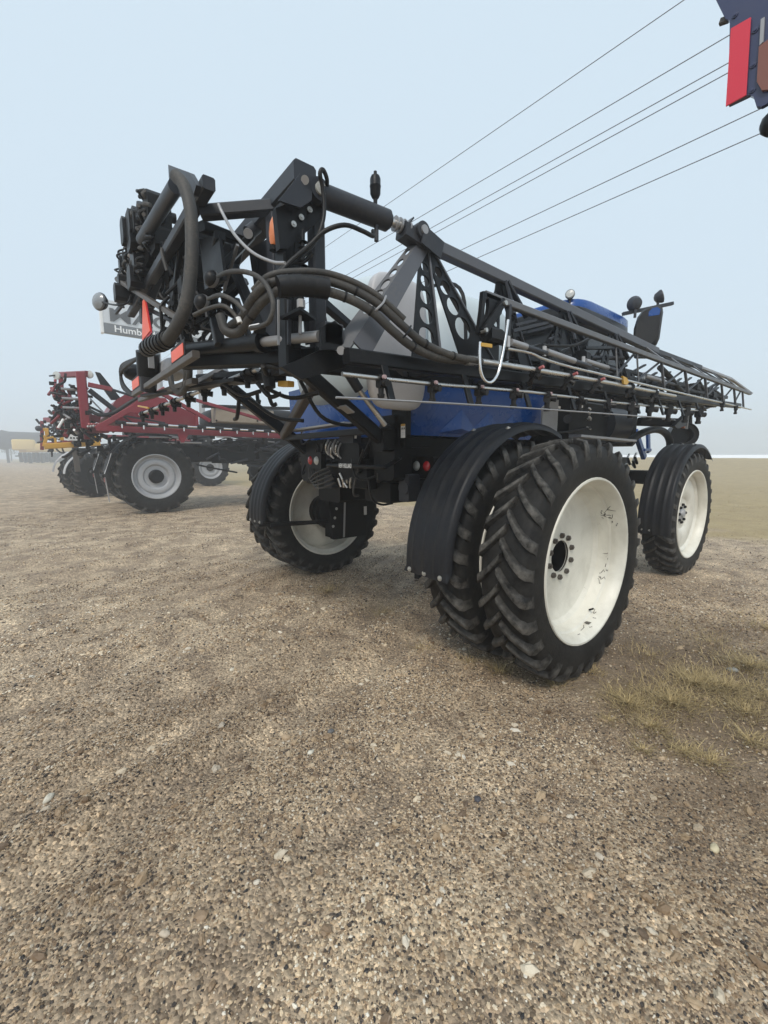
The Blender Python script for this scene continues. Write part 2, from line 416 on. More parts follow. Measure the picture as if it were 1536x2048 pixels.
def make_ground():
    def axis(c, lo, hi):
        t = np.concatenate([-np.geomspace(0.05, c - lo, 170)[::-1], [0], np.geomspace(0.05, hi - c, 170)]); return c + t
    xs, ys = axis(CAMX + 1.3, -320.0, 330.0), axis(CAMY + 1.6, -320.0, 330.0)
    X, Y = np.meshgrid(xs, ys, indexing='ij'); Z = hills(X, Y)
    n, m_ = X.shape; vs_ = np.stack([X.ravel(), Y.ravel(), Z.ravel()], 1)
    i, j = np.meshgrid(np.arange(n - 1), np.arange(m_ - 1), indexing='ij'); a = (i * m_ + j).ravel()
    fs = np.stack([a, a + m_, a + m_ + 1, a + 1], 1)
    me = bpy.data.meshes.new('ground'); me.from_pydata(vs_.tolist(), [], fs.tolist()); me.update()
    o = link('ground', me, gravel_ground(), None, None)
    me.polygons.foreach_set('use_smooth', [True] * len(me.polygons))
    o['kind'] = 'structure'; return o
make_ground()

def ground_z(x, y): return float(hills(np.array([x]), np.array([y]))[0])

def stone_mat(name, stops, spec=0.4):
    m, nt, b = nodes_of(name)
    a = nt.nodes.new('ShaderNodeAttribute'); a.attribute_type = 'INSTANCER'; a.attribute_name = 'shade'
    r = nt.nodes.new('ShaderNodeValToRGB'); el = r.color_ramp.elements
    el[0].position, el[0].color = stops[0][0], (*stops[0][1], 1); el[1].position, el[1].color = stops[-1][0], (*stops[-1][1], 1)
    for p, c in stops[1:-1]:
        q = el.new(p); q.color = (*c, 1)
    nt.links.new(a.outputs['Fac'], r.inputs[0])
    n = noise(nt, 40, 4, 0.6, coords(nt)); c2 = mixc(nt, ramp(nt, n.outputs[0], 0.3, 0.75).outputs[0], (0.55, 0.55, 0.55), (1, 1, 1))
    mu = nt.nodes.new('ShaderNodeMix'); mu.data_type = 'RGBA'; mu.blend_type = 'MULTIPLY'; mu.inputs[0].default_value = 0.6
    nt.links.new(r.outputs[0], mu.inputs[6]); nt.links.new(c2, mu.inputs[7])
    gp = nt.nodes.new('ShaderNodeNewGeometry'); pn = noise(nt, 0.55, 6, 0.62, gp.outputs['Position'], 0.7)      # damp and dry patches of the lot
    pt = ramp(nt, pn.outputs[0], 0.36, 0.64, (0.56, 0.50, 0.44, 1), (1.22, 1.19, 1.14, 1))
    m2 = nt.nodes.new('ShaderNodeMix'); m2.data_type = 'RGBA'; m2.blend_type = 'MULTIPLY'; m2.inputs[0].default_value = 1.0
    nt.links.new(mu.outputs[2], m2.inputs[6]); nt.links.new(pt.outputs[0], m2.inputs[7])
    nt.links.new(m2.outputs[2], b.inputs['Base Color']); b.inputs['Roughness'].default_value = 0.5; b.inputs['Specular IOR Level'].default_value = spec
    return m

STOPS = [(0.0, (0.030, 0.030, 0.033)), (0.16, (0.10, 0.080, 0.066)), (0.32, (0.285, 0.203, 0.132)), (0.56, (0.52, 0.395, 0.262)), (0.77, (0.71, 0.57, 0.395)),
         (0.91, (0.78, 0.70, 0.56)), (1.0, (0.86, 0.83, 0.75))]

def scatter_stones(name, pts, scl, sub, label, lo=0.0):
    """loose stones: one faceted pebble shape set down on every point with its own turn, size and shade"""
    n = len(pts); me = bpy.data.meshes.new(name); me.vertices.add(n); me.vertices.foreach_set('co', pts.astype(np.float32).ravel())
    a = me.attributes.new('shade', 'FLOAT', 'POINT'); a.data.foreach_set('value', (lo + (1 - lo) * RNG.random(n)).astype(np.float32))
    s3 = np.stack([scl * RNG.uniform(0.75, 1.35, n), scl * RNG.uniform(0.65, 1.1, n), scl * RNG.uniform(0.35, 0.75, n)], 1)
    a = me.attributes.new('size', 'FLOAT_VECTOR', 'POINT'); a.data.foreach_set('vector', s3.astype(np.float32).ravel())
    rt = np.stack([RNG.normal(0, 0.35, n), RNG.normal(0, 0.35, n), RNG.uniform(0, 6.28, n)], 1)
    a = me.attributes.new('turn', 'FLOAT_VECTOR', 'POINT'); a.data.foreach_set('vector', rt.astype(np.float32).ravel())
    o = bpy.data.objects.new(name, me); col.objects.link(o)
    ng = bpy.data.node_groups.new(name, 'GeometryNodeTree'); N, L = ng.nodes, ng.links
    ng.interface.new_socket('Geometry', in_out='INPUT', socket_type='NodeSocketGeometry')
    ng.interface.new_socket('Geometry', in_out='OUTPUT', socket_type='NodeSocketGeometry')
    gi, go = N.new('NodeGroupInput'), N.new('NodeGroupOutput')
    ico = N.new('GeometryNodeMeshIcoSphere'); ico.inputs['Radius'].default_value = 0.5; ico.inputs['Subdivisions'].default_value = sub
    nz = N.new('ShaderNodeTexNoise'); nz.inputs['Scale'].default_value = 2.9
    sp = N.new('GeometryNodeSetPosition'); vm = N.new('ShaderNodeVectorMath'); vm.operation = 'MULTIPLY_ADD'
    vm.inputs[1].default_value = (0.85, 0.85, 0.85); vm.inputs[2].default_value = (-0.42, -0.42, -0.42)
    L.new(nz.outputs['Color'], vm.inputs[0]); L.new(vm.outputs[0], sp.inputs['Offset']); L.new(ico.outputs[0], sp.inputs['Geometry'])
    sm = N.new('GeometryNodeSetMaterial'); sm.inputs['Material'].default_value = stone_mat(name + '_stone', STOPS)
    L.new(sp.outputs[0], sm.inputs[0])
    iop = N.new('GeometryNodeInstanceOnPoints'); L.new(gi.outputs[0], iop.inputs['Points']); L.new(sm.outputs[0], iop.inputs['Instance'])
    for nm, sock, tp in (('size', 'Scale', 'FLOAT_VECTOR'), ('turn', 'Rotation', 'FLOAT_VECTOR')):
        na = N.new('GeometryNodeInputNamedAttribute'); na.data_type = tp; na.inputs[0].default_value = nm; L.new(na.outputs[0], iop.inputs[sock])
    L.new(iop.outputs[0], go.inputs[0])
    md = o.modifiers.new('scatter', 'NODES'); md.node_group = ng
    return tag(o, label, 'gravel', kind='stuff')

def ring_points(d0, d1, n, half=0.98):
    """points over a fan of the lot in front of the photographer"""
    b = math.radians(51.47); r = np.sqrt(RNG.uniform(d0 * d0, d1 * d1, n)); t = RNG.uniform(-half, half, n) + b
    x, y = CAMX + r * np.cos(t), CAMY + r * np.sin(t); return x, y
def gravel():
    # patchy: the scatter thins out where the bare earth shows
    def put(name, d0, d1, n, lo, hi, sub, label, half=0.98, pw=2.5):
        x, y = ring_points(d0, d1, n, half)
        k = np.sin(x * 1.7 + 2.1 * np.sin(y * 0.9)) * np.sin(y * 1.9 + 1.3 * np.sin(x * 1.1)) + RNG.normal(0, 0.6, n)
        keep = (k > -0.75) & (0.99 * x + 0.12 * y - 7.4 < RNG.uniform(-3, 1.5, n)); x, y = x[keep], y[keep]
        kk = (RNG.random(len(x)) > 0.72 * lane(x, y)) & (RNG.random(len(x)) > 0.8 * np.exp(-(np.hypot(x - 0.55, y + 3.35) / 1.3) ** 4)); x, y = x[kk], y[kk]
        s = lo + (hi - lo) * RNG.random(len(x)) ** pw; z = hills(x, y) + s * 0.06
        return scatter_stones(name, np.stack([x, y, z], 1), s, sub, label, 0.22 if hi > 0.04 else 0.0)
    put('gravel', 0.75, 3.3, 125000, 0.004, 0.0155, 2, 'fine brown gravel strewn over the lot nearest the camera', 1.05, 2.2)
    put('gravel', 3.3, 7.5, 115000, 0.006, 0.024, 1, 'brown gravel around and under the blue sprayer', 0.98, 2.6)
    put('gravel', 7.5, 17, 60000, 0.010, 0.032, 1, 'pale brown gravel of the lot beyond the blue sprayer', 0.9, 2.6)
    put('gravel', 0.8, 6.0, 5200, 0.014, 0.050, 2, 'scattered larger pebbles lying on the fine gravel', 1.05, 4.0)
gravel()

# pale frosted road along the top of the bank
def make_road():
    mb = MB(); d = nrm(V(-0.12, 0.99, 0)); n = V(0.99, 0.12, 0)
    c = n * 57.0
    prof = [(-1.0, 1.55), (-0.25, 1.90), (7.0, 1.95), (8.0, 1.5)]
    mb.loft([[c + d * t + n * a + V(0, 0, z) for a, z in prof] for t in (-160, -60, -20, 20, 60, 160)], True, False)
    o = mb.build('road', painted('frosted_road', (0.80, 0.81, 0.82), 0.6, 0.12, scale=0.6), None, None); o['kind'] = 'structure'
make_road()

# the fog: one even body of air round everything
def make_haze():
    mb = MB(); x0, x1, z0, z1 = -340, 350, -1.0, 15.0
    mb.add([(x0, x0, z0), (x1, x0, z0), (x1, x1, z0), (x0, x1, z0), (x0, x0, z1), (x1, x0, z1), (x1, x1, z1), (x0, x1, z1)],
           [(3, 2, 1, 0), (4, 5, 6, 7), (0, 1, 5, 4), (1, 2, 6, 5), (2, 3, 7, 6), (3, 0, 4, 7)])
    m = bpy.data.materials.new('fog'); m.use_nodes = True; nt = m.node_tree; nt.nodes.clear()
    o_ = nt.nodes.new('ShaderNodeOutputMaterial'); pv = nt.nodes.new('ShaderNodeVolumePrincipled')
    pv.inputs['Color'].default_value = (0.93, 0.96, 1.0, 1); pv.inputs['Density'].default_value = HAZE
    pv.inputs['Anisotropy'].default_value = 0.25
    nt.links.new(pv.outputs[0], o_.inputs['Volume'])
    o = mb.build('haze', m, None, None); o['kind'] = 'stuff'; o['label'] = 'pale fog hanging over the whole lot'
HAZE = 0.0055
make_haze()

# ------------------------------------------------------------------ shared machine pieces
def P_bar(par, name, mat, a, b, w, h=None, up=(0, 0, 1), **k): return MB().bar(a, b, w, h, up, **k).build(name, mat, par)
def P_tube(par, name, mat, pts, r, n=10, sm=5): return MB().tube(pts, r, n, sm).build(name, mat, par, 50)
def P_box(par, name, mat, c, size, ch=0.06): return MB().box(c, size, ch).build(name, mat, par)
def P_cyl(par, name, mat, a, b, r, r2=None, n=18): return MB().cyl(a, b, r, r2, n).build(name, mat, par)
def lerp(a, b, t): return np.asarray(a, float) * (1 - t) + np.asarray(b, float) * t
def jit(s): return V(*RNG.normal(0, s, 3))

def tyre_mesh(R, w, rr, nl=22, lug=0.045, lean=0.21, crown=0.012):
    """agricultural tyre: rounded carcass with two staggered rows of curved lugs. axis = Y"""
    mb = MB(); Rc = R - lug
    prof = [(rr - 0.015, -0.40 * w), (rr + 0.012, -0.445 * w), (rr + 0.05, -0.475 * w), (0.5 * (rr + Rc), -0.50 * w), (Rc - 0.075, -0.492 * w), (Rc - 0.03, -0.455 * w),
            (Rc - 0.008, -0.38 * w), (Rc, -0.2 * w), (Rc + 0.002, 0)]
    prof += [(r, -y) for r, y in reversed(prof[:-1])]
    mb.lathe(prof, (0, 0, 0), (0, 1, 0), 72); wear = [0.12] * len(mb.v)
    for side in (-1, 1):
        for i in range(nl):
            ph = 2 * math.pi * (i + (0.5 if side > 0 else 0)) / nl
            rings = []
            for k in range(8):
                s_ = k / 7
                if s_ < 0.78:
                    q = s_ / 0.78; y = side * (-0.02 * w + q * 0.485 * w); rt = R - crown * q * q; rb = Rc - 0.02 - 0.02 * q
                else:
                    q = (s_ - 0.78) / 0.22; y = side * (0.465 + 0.045 * q) * w; rt = R - crown - 0.095 * q ** 1.15; rb = Rc - 0.05 - 0.06 * q
                th = ph - lean * (0.25 * s_ + 0.75 * (1 - (1 - s_) ** 1.7)) * 1.0
                hw = (0.027 + 0.012 * s_) / R * min(1.0, 27.0 / nl + 0.08)
                def pt(r, t, yy=y): return (r * math.sin(t), yy, r * math.cos(t))
                yb = y * 0.97 if s_ > 0.78 else y
                rings.append([pt(rb, th - hw * 1.45, yb), pt(rt - 0.004, th - hw * 0.82), pt(rt, th - hw * 0.55), pt(rt, th + hw * 0.55), pt(rt - 0.004, th + hw * 0.82), pt(rb, th + hw * 1.45, yb)])
            mb.loft(rings, True, True); wear += [0.15, 0.8, 1, 1, 0.8, 0.15] * 8
    mb.wear = wear; return mb

def rim_mesh(rr, w, hd, bowl=0.0, hole=0.135):
    """wheel rim, outward = -Y; hd: how far the disc sits outward of the centre plane"""
    mb = MB(); k = 0.46 * w
    out = [(rr + 0.004, k - 0.012), (rr + 0.014, k - 0.002), (rr + 0.010, k + 0.008), (rr - 0.004, k + 0.008), (rr - 0.018, k - 0.008), (rr - 0.026, k - 0.035),
           (rr - 0.040, k - 0.06), (rr - 0.043, k - 0.11), (rr - 0.060, k - 0.125), (rr - 0.066, k - 0.15)]
    inn = [(rr - 0.066, -k + 0.05), (rr - 0.03, -k + 0.03), (rr - 0.018, -k + 0.005), (rr - 0.002, -k - 0.006), (rr + 0.012, -k - 0.002), (rr + 0.004, -k + 0.014)]
    disc_o = [(rr - 0.085, hd + 0.05), (rr - 0.12, hd + 0.02), (rr - 0.20, hd + 0.004 + bowl), (rr - 0.30, hd + bowl * 1.3), (0.26, hd + bowl * 0.6), (0.235, hd), (hole, hd)]
    disc_i = [(hole, hd - 0.02), (0.26, hd - 0.02 + bowl * 0.6), (rr - 0.30, hd + bowl * 1.3 - 0.02), (rr - 0.15, hd - 0.015), (rr - 0.10, hd), (rr - 0.078, hd + 0.02)]
    mb.lathe(out + disc_o, (0, 0, 0), (0, -1, 0), 56)
    mb.lathe(disc_i + inn, (0, 0, 0), (0, -1, 0), 56)
    return mb

def scuffs(par, rr, y, rng):
    """rubber marks scraped onto the inside of a cream rim"""
    for g in range(7):
        a0 = (0.95, 1.15, 1.75, 1.95, 2.6, 1.05, 3.0)[g]; h0 = rng.uniform(0.03, 0.12)
        for q in range(rng.integers(3, 6)):
            a = a0 + rng.normal(0, 0.09); h = np.clip(h0 + rng.normal(0, 0.02), 0.0, 0.14); n = 5; pts = []
            da, dh = rng.normal(0, 0.05), rng.normal(0, 0.03); kx = rng.normal(0, 0.02)
            for i in range(n):
                t = i / (n - 1); aa = a + da * t + kx * math.sin(t * 6); hh = h + dh * t
                r = float(np.interp(hh, [-0.02, 0.034, 0.059, 0.074, 0.124, 0.149], [rr - 0.075, rr - 0.066, rr - 0.060, rr - 0.043, rr - 0.040, rr - 0.026])) - 0.0015
                pts.append((r * math.sin(aa), -hh, r * math.cos(aa)))
            MB().tube(pts, 0.0026, 4, 0).build('scuff_mark', 'bronze', par)

NUT = MB().cyl((0, 0.012, 0), (0, -0.022, 0), 0.024, 0.024, 6).cyl((0, -0.02, 0), (0, -0.030, 0), 0.012, 0.012, 8)
NUT_ME = [None, None]
def lug_nuts(par, n, r, y, mat='zinc', k=0, a0=0.0):
    if NUT_ME[k] is None:
        o = NUT.build('lug_nut', mat, par); NUT_ME[k] = o.data; col.objects.unlink(o); bpy.data.objects.remove(o)
    for i in range(n):
        a = 2 * math.pi * i / n + a0; o = bpy.data.objects.new('lug_nut', NUT_ME[k]); col.objects.link(o)
        o.parent = par; o.location = (r * math.sin(a), y, r * math.cos(a))

def fender_mesh(R, y0, y1, th0, th1, drop=0.0, ribs=3, n=30):
    """ribbed plastic mudguard: an arc about the axle at (0,0,0), th measured from the rear horizontal over the top"""
    w = y1 - y0; prof = []
    m = 33
    for i in range(m):
        t = i / (m - 1); e = min(t, 1 - t) * 2
        z = -0.045 * (1 - min(1, e * 7)) ** 2 + 0.013 * sum(math.exp(-(((t - (j + 1) / (ribs + 1)) / 0.045) ** 2)) for j in range(ribs))
        prof.append((y0 + w * t, z))
    path = []
    if drop:
        for q in (1.0, 0.75, 0.5, 0.25): path.append((-R, -drop * q, -1.0, 0.0))
    for i in range(n + 1):
        a = th0 + (th1 - th0) * i / n; path.append((-R * math.cos(a), R * math.sin(a), -math.cos(a), math.sin(a)))
    mb = MB(); rings = []
    for i, (x, z, nx, nz) in enumerate(path):
        k = 0.25 if (drop and i < 2) else 1.0
        k = 0.05 if (drop and i == 0) else k
        top = [(x + nx * h * k, y, z + nz * h * k) for y, h in prof]
        bot = [(x + nx * (h * k - 0.012), y, z + nz * (h * k - 0.012)) for y, h in reversed(prof)]
        rings.append(top + bot)
    mb.loft(rings); return mb

BOLT_MB = MB().lathe([(0.0001, 0.012), (0.010, 0.011), (0.011, 0.004), (0.021, 0.003), (0.022, -0.002)], (0, 0, 0), (1, 0, 0), 14)
def bolts(par, pts, ax=(-1, 0, 0), mat='zinc', s=1.0, name='bolt'):
    for p in pts:
        a = nrm(ax); b = np.asarray(p, float)
        MB().lathe([(0.0001, 0.012 * s), (0.010 * s, 0.011 * s), (0.011 * s, 0.004 * s), (0.020 * s, 0.003 * s), (0.021 * s, -0.003 * s)], b, a, 12).build(name, mat, par)

# ------------------------------------------------------------------ the blue sprayer
SP = empty('field_sprayer')
tag(SP, 'blue and black self-propelled field sprayer with folded booms and cream dual wheels', 'sprayer')

RR, RW = 0.976, 0.40
tyre_r = tyre_mesh(RR, RW, 0.655, 29, 0.045, 0.23)
tyre_f = tyre_mesh(0.931, 0.42, 0.655, 32, 0.034, 0.19)
def wheel(name, loc, kind, side, label=None):
    """side -1: outward = -Y (machine right); +1 mirrored by a half turn"""
    e = empty(name, loc, 0 if side < 0 else math.pi, SP)
    if label: e['label'] = label
    R = RR if kind != 'front' else 0.931
    src = tyre_r if kind != 'front' else tyre_f
    key = ('t' + ('f' if kind == 'front' else 'r')) + ('m' if side > 0 else '')
    if key not in WHEEL_ME:
        o = src.build('tyre', 'rubber', e, 40); WHEEL_ME[key] = o.data
        if side > 0:                                  # keep the tread direction after the half turn
            o.data.transform(Matrix.Scale(-1, 4, (1, 0, 0))); o.data.flip_normals()
    else:
        o = bpy.data.objects.new('tyre', WHEEL_ME[key]); col.objects.link(o); o.parent = e
    hd = {'outer': -0.075, 'inner': 0.05, 'front': 0.045}[kind]; w = RW if kind != 'front' else 0.42
    rim_mesh(0.66, w, hd, 0.0 if kind != 'front' else 0.035, 0.135 if kind != 'front' else 0.10).build('rim', 'cream', e, 28)
    if kind == 'outer':
        lug_nuts(e, 10, 0.178, -hd, 'bronze', 0)
        MB().lathe([(0.137, 0.082), (0.150, 0.10), (0.150, 0.33), (0.0001, 0.33)], (0, 0, 0), (0, 1, 0), 28).build('hub', 'dark', e)
    elif kind == 'front':
        lug_nuts(e, 8, 0.135, -hd - 0.004, 'dark', 1)
        MB().lathe([(0.100, -0.02), (0.100, 0.004), (0.060, 0.012), (0.055, 0.04), (0.0001, 0.045)], (0, -hd, 0), (0, -1, 0), 24).build('hub', 'silver', e)
    else:
        MB().lathe([(0.24, 0.0), (0.24, 0.10), (0.16, 0.12), (0.16, 0.32), (0.0001, 0.32)], (0, -hd + 0.02, 0), (0, 1, 0), 28).build('hub', 'dark', e)
    return e
WHEEL_ME = {}
YO, YI, YFR = 2.265, 1.70, 1.76
w_ro = wheel('rear_wheel', (0, -YO, RR - 0.012), 'outer', -1, 'outer rear dual wheel with lugged tyre and deep cream rim')
P_cyl(w_ro, 'valve_stem', 'dark', (0.30, -0.06, -0.50), (0.285, -0.10, -0.475), 0.008, None, 8)
scuffs(w_ro, 0.66, 0.02, np.random.default_rng(11))
# tyre valve and stickers on the barrel
P_box(w_ro, 'decal', 'bronze', (0.20, -0.10, -0.578), (0.045, 0.04, 0.003))
wheel('rear_wheel', (0, -YI, RR - 0.012), 'inner', -1)
wheel('rear_wheel', (0, YI, RR - 0.012), 'inner', 1)
wheel('rear_wheel', (0, YO, RR - 0.012), 'outer', 1)
LWB = 4.286
wheel('front_wheel', (LWB, -YFR, 0.931 - 0.010), 'front', -1, 'front wheel with cream dished rim and studded hub')
wheel('front_wheel', (LWB, YFR, 0.931 - 0.010), 'front', 1)

# mudguards
for sgn in (-1, 1):
    y0, y1 = (-1.935, -1.46) if sgn < 0 else (1.46, 1.935)
    f = fender_mesh(1.105, y0, y1, 0.0, math.radians(112), 0.10).build('fender', 'fend', SP, 50, (0, 0, RR))
    f['label'] = 'ribbed black plastic mudguard over the rear tyres'
    ys = [y0 + 0.07, (y0 + y1) / 2, y1 - 0.07]
    bolts(f, [(-1.108, y, -0.075) for y in ys])
    bolts(f, [(-1.108 * math.cos(1.25), y, 1.108 * math.sin(1.25)) for y in (y0 + 0.06, y1 - 0.06)], (-math.cos(1.25), 0, math.sin(1.25)))
    P_bar(f, 'stay', 'dark', (-1.09, (y0 + y1) / 2 - sgn * 0.1, -0.12), (-0.35, (y0 + y1) / 2 - sgn * 0.5, -0.10), 0.04, 0.05)
    y0, y1 = (-1.985, -1.56) if sgn < 0 else (1.56, 1.985)
    f = fender_mesh(1.045, y0, y1, -0.22, math.radians(128), 0.0).build('fender', 'fend', SP, 50, (LWB, 0, 0.931))
    bolts(f, [(-1.04 * math.cos(-0.16), y, 1.04 * math.sin(-0.16)) for y in (y0 + 0.10, y0 + 0.25, y1 - 0.08)])
    bolts(f, [(-1.05 * math.cos(1.45), y, 1.05 * math.sin(1.45)) for y in (y0 + 0.08, (y0 + y1) / 2, y1 - 0.08)], (-math.cos(1.45), 0, math.sin(1.45)))
    P_bar(f, 'stay', 'dark', (-0.9, sgn * 1.62, 0.1), (-0.1, sgn * 1.3, 0.1), 0.05, 0.05)

# chassis ---------------------------------------------------------------
CH = empty('chassis', (0, 0, 0), 0, SP)
for s in (-1, 1):
    P_bar(CH, 'frame_rail', 'dark', (-0.85, s * 0.48, 1.66), (5.4, s * 0.48, 1.66), 0.11, 0.24)
    P_bar(CH, 'axle_leg', 'dark', (0, s * 1.30, 0.62), (0, s * 1.30, 1.55), 0.20, 0.34)
    P_bar(CH, 'axle_leg', 'dark', (LWB, s * 1.36, 0.70), (LWB, s * 1.36, 1.5), 0.16, 0.20)
    MB().lathe([(0.0001, -0.22), (0.20, -0.22), (0.24, -0.16), (0.24, 0.02), (0.28, 0.04), (0.28, 0.12), (0.0001, 0.12)], (0, s * 1.40, RR), (0, s, 0), 28).build('wheel_motor', 'dark', CH)
P_bar(CH, 'rear_axle', 'dark', (-0.02, -1.30, 1.48), (-0.02, 1.30, 1.48), 0.22, 0.26)
P_bar(CH, 'front_axle', 'dark', (LWB, -1.40, 1.46), (LWB, 1.40, 1.46), 0.20, 0.22)
P_bar(CH, 'cross_member', 'dark', (-0.80, -0.62, 1.62), (-0.80, 0.62, 1.62), 0.12, 0.30)
P_bar(CH, 'cross_member', 'dark', (-0.45, -1.20, 1.52), (-0.45, 1.10, 1.52), 0.14, 0.12)
# the left gearbox and its guard, seen under the machine against the far wheel
MB().poly([(-0.16, 1.20, 0.60), (0.42, 1.20, 0.60), (0.42, 1.20, 1.50), (-0.10, 1.20, 1.62), (-0.26, 1.20, 1.30), (-0.20, 1.20, 0.95)], 0.10).build('guard_plate', 'dark', CH)
P_bar(CH, 'guard_rib', 'grey', (0.0, 1.13, 0.62), (0.04, 1.13, 1.5), 0.008, 0.03)
P_bar(CH, 'brake_stay', 'dark', (-1.0, 1.42, 0.86), (-0.1, 1.22, 0.86), 0.03, 0.05)
for z, x in ((1.05, -0.12), (0.92, -0.15), (0.80, -0.18)): bolts(CH, [(x, 1.13, z)], (0, -1, 0), 'zinc', 1.0)
P_box(CH, 'decal', 'white', (0.40, 1.145, 0.98), (0.05, 0.006, 0.13))
P_box(CH, 'decal', 'white', (0.38, 1.145, 1.28), (0.06, 0.006, 0.03))
# rear valves, blocks and plumbing hung from the frame
for c, s_, m in (((-0.72, 0.20, 1.86), (0.16, 0.55, 0.26), 'dark'), ((-0.80, -0.35, 1.78), (0.20, 0.40, 0.30), 'dark'), ((-0.84, 0.02, 1.52), (0.16, 0.16, 0.14), 'char'),
                 ((-0.84, -0.30, 1.98), (0.10, 0.26, 0.16), 'char'), ((-0.72, -0.85, 1.74), (0.22, 0.30, 0.34), 'dark'), ((-0.66, 0.62, 1.72), (0.30, 0.44, 0.46), 'dark'),
                 ((-0.55, -0.62, 1.44), (0.36, 0.42, 0.20), 'dark'), ((-0.62, -0.98, 1.50), (0.14, 0.14, 0.26), 'char'), ((-0.35, 0.45, 1.40), (0.6, 0.5, 0.3), 'dark')):
    P_box(CH, 'valve_block', m, c, s_, 0.1)
P_cyl(CH, 'drain_cap', 'char', (-0.70, -0.98, 1.50), (-0.62, -0.98, 1.50), 0.07)
for i in range(16):
    a = V(-0.9 + RNG.uniform(-0.05, 0.1), RNG.uniform(-0.9, 0.75), RNG.uniform(1.55, 2.0)); b = a + V(RNG.uniform(-0.02, 0.25), RNG.uniform(-0.5, 0.5), RNG.uniform(-0.3, 0.25))
    P_tube(CH, 'hydraulic_hose', 'hoseb' if i % 3 else 'hose', [a, lerp(a, b, 0.35) + V(-0.06, 0, -0.10), lerp(a, b, 0.7) + V(-0.05, 0, -0.08), b], 0.011)
for i in range(5):
    a = (-0.920, 0.215, 1.502); q = V(*a) + V(0, 0.03 * i, 0.04 * i)
    P_tube(CH, 'hydraulic_hose', 'hose', [q + V(0, 0.06, 0.12), q + V(-0.05, 0.02, -0.03 - 0.02 * i), q + V(-0.06, -0.16, -0.05), q + V(-0.02, -0.38, 0.02)], 0.010)
for i in range(7):
    p = V(*(-0.940, -0.350, 1.480)) + V(0, 0.06 * (i % 4) - 0.1, 0.05 * (i // 4))
    P_cyl(CH, 'fitting', 'steel', p, p + V(-0.02, RNG.uniform(-0.05, 0.05), RNG.uniform(0.03, 0.10)), 0.011, None, 8)
for i in range(6):
    p = V(*(-0.900, 0.025, 1.973)) + V(0, -0.05 * i, -0.02 * (i % 3))
    P_tube(CH, 'fitting', 'grey' if i % 2 else 'steel', [p, p + V(-0.03, 0, -0.05), p + V(-0.02, 0.02, -0.12), p + V(0, 0.0, -0.16)], 0.010)
# tail bar with its lettering, lamps
tb = P_tube(CH, 'tail_bar', 'black', [(-1.000, -0.111, 1.701), (-1.000, -0.447, 1.702), (-1.000, -1.011, 1.703), (-0.950, -1.056, 1.717), (-0.750, -0.993, 1.786)], 0.020)
tm = text_mesh('NEW HOLLAND', 0.060, 0.002, 0.0012)
to = link('lettering', tm, 'text', tb, None)
to.matrix_world = frame_mat(np.array((-1.024, -0.483, 1.703)), (0, -1, 0), (0, 0, 1)); to.scale = (0.52, 1.0, 1)
def tail_lamp(loc, order):
    e = empty('tail_lamp', loc, 0, CH)
    P_box(e, 'lamp_housing', 'dark', (0.03, 0, 0), (0.06, 0.34, 0.18), 0.08)
    for m, y in order:
        MB().lathe([(0.0001, 0.022), (0.030, 0.018), (0.046, 0.006), (0.050, -0.004), (0.055, -0.01)], (0, y, 0), (-1, 0, 0), 22).build('lamp_lens', m, e)
    return e
tail_lamp((-0.507, -1.020, 1.705), (('lens', 0.065), ('redlens', -0.075)))
tail_lamp((-0.980, 0.223, 1.750), (('redlens', 0.075), ('lens', -0.065)))

# hopper (blue skirt) ---------------------------------------------------
HP = empty('hopper', (0, 0, 0), 0, SP)
def hopper():
    x0, x1 = -0.80, 1.62
    top = [(x0, -1.16, 2.62), (x1, -1.16, 2.62), (x1, 1.16, 2.62), (x0, 1.16, 2.62)]
    mid = [(x0, -1.12, 2.30), (x1 - 0.05, -1.12, 2.30), (x1 - 0.05, 1.12, 2.30), (x0, 1.12, 2.30)]
    low = [(x0 + 0.03, -1.08, 1.99), (x1 - 0.42, -1.08, 1.99), (x1 - 0.42, 1.08, 1.99), (x0 + 0.03, 1.08, 1.99)]
    mb = MB(); mb.loft([top, mid, low]); return mb
hb = hopper().build('hopper_body', 'blue', HP, 12)
hb['label'] = 'glossy blue hopper skirt below the tank'
P_box(HP, 'dark_under_filler', 'dark', (0.2, 0, 1.885), (1.95, 1.9, 0.20), 0.05)  # added dark boxes that hide the underside's ground reflection and the light gap
P_box(HP, 'dark_under_filler', 'dark', (-0.55, 0, 1.93), (0.36, 2.06, 0.10), 0.05)
# raised facets added to stand for chevron reflections on the side panel
for k, xc in enumerate((-0.05, 0.38, 0.80)):
    mb = MB(); z0, z1 = 2.02, 2.26
    yb0, yb1 = -1.088, -1.118
    mb.add([(xc - 0.30, yb0 - 0.001, z0), (xc + 0.30, yb0 - 0.001, z0), (xc, yb1 - 0.001, z1), (xc, yb0 - 0.030, z0 + 0.05)], [(0, 1, 3), (1, 2, 3), (2, 0, 3), (0, 2, 1)])
    mb.build('reflection_facet', 'blue', HP, 10)
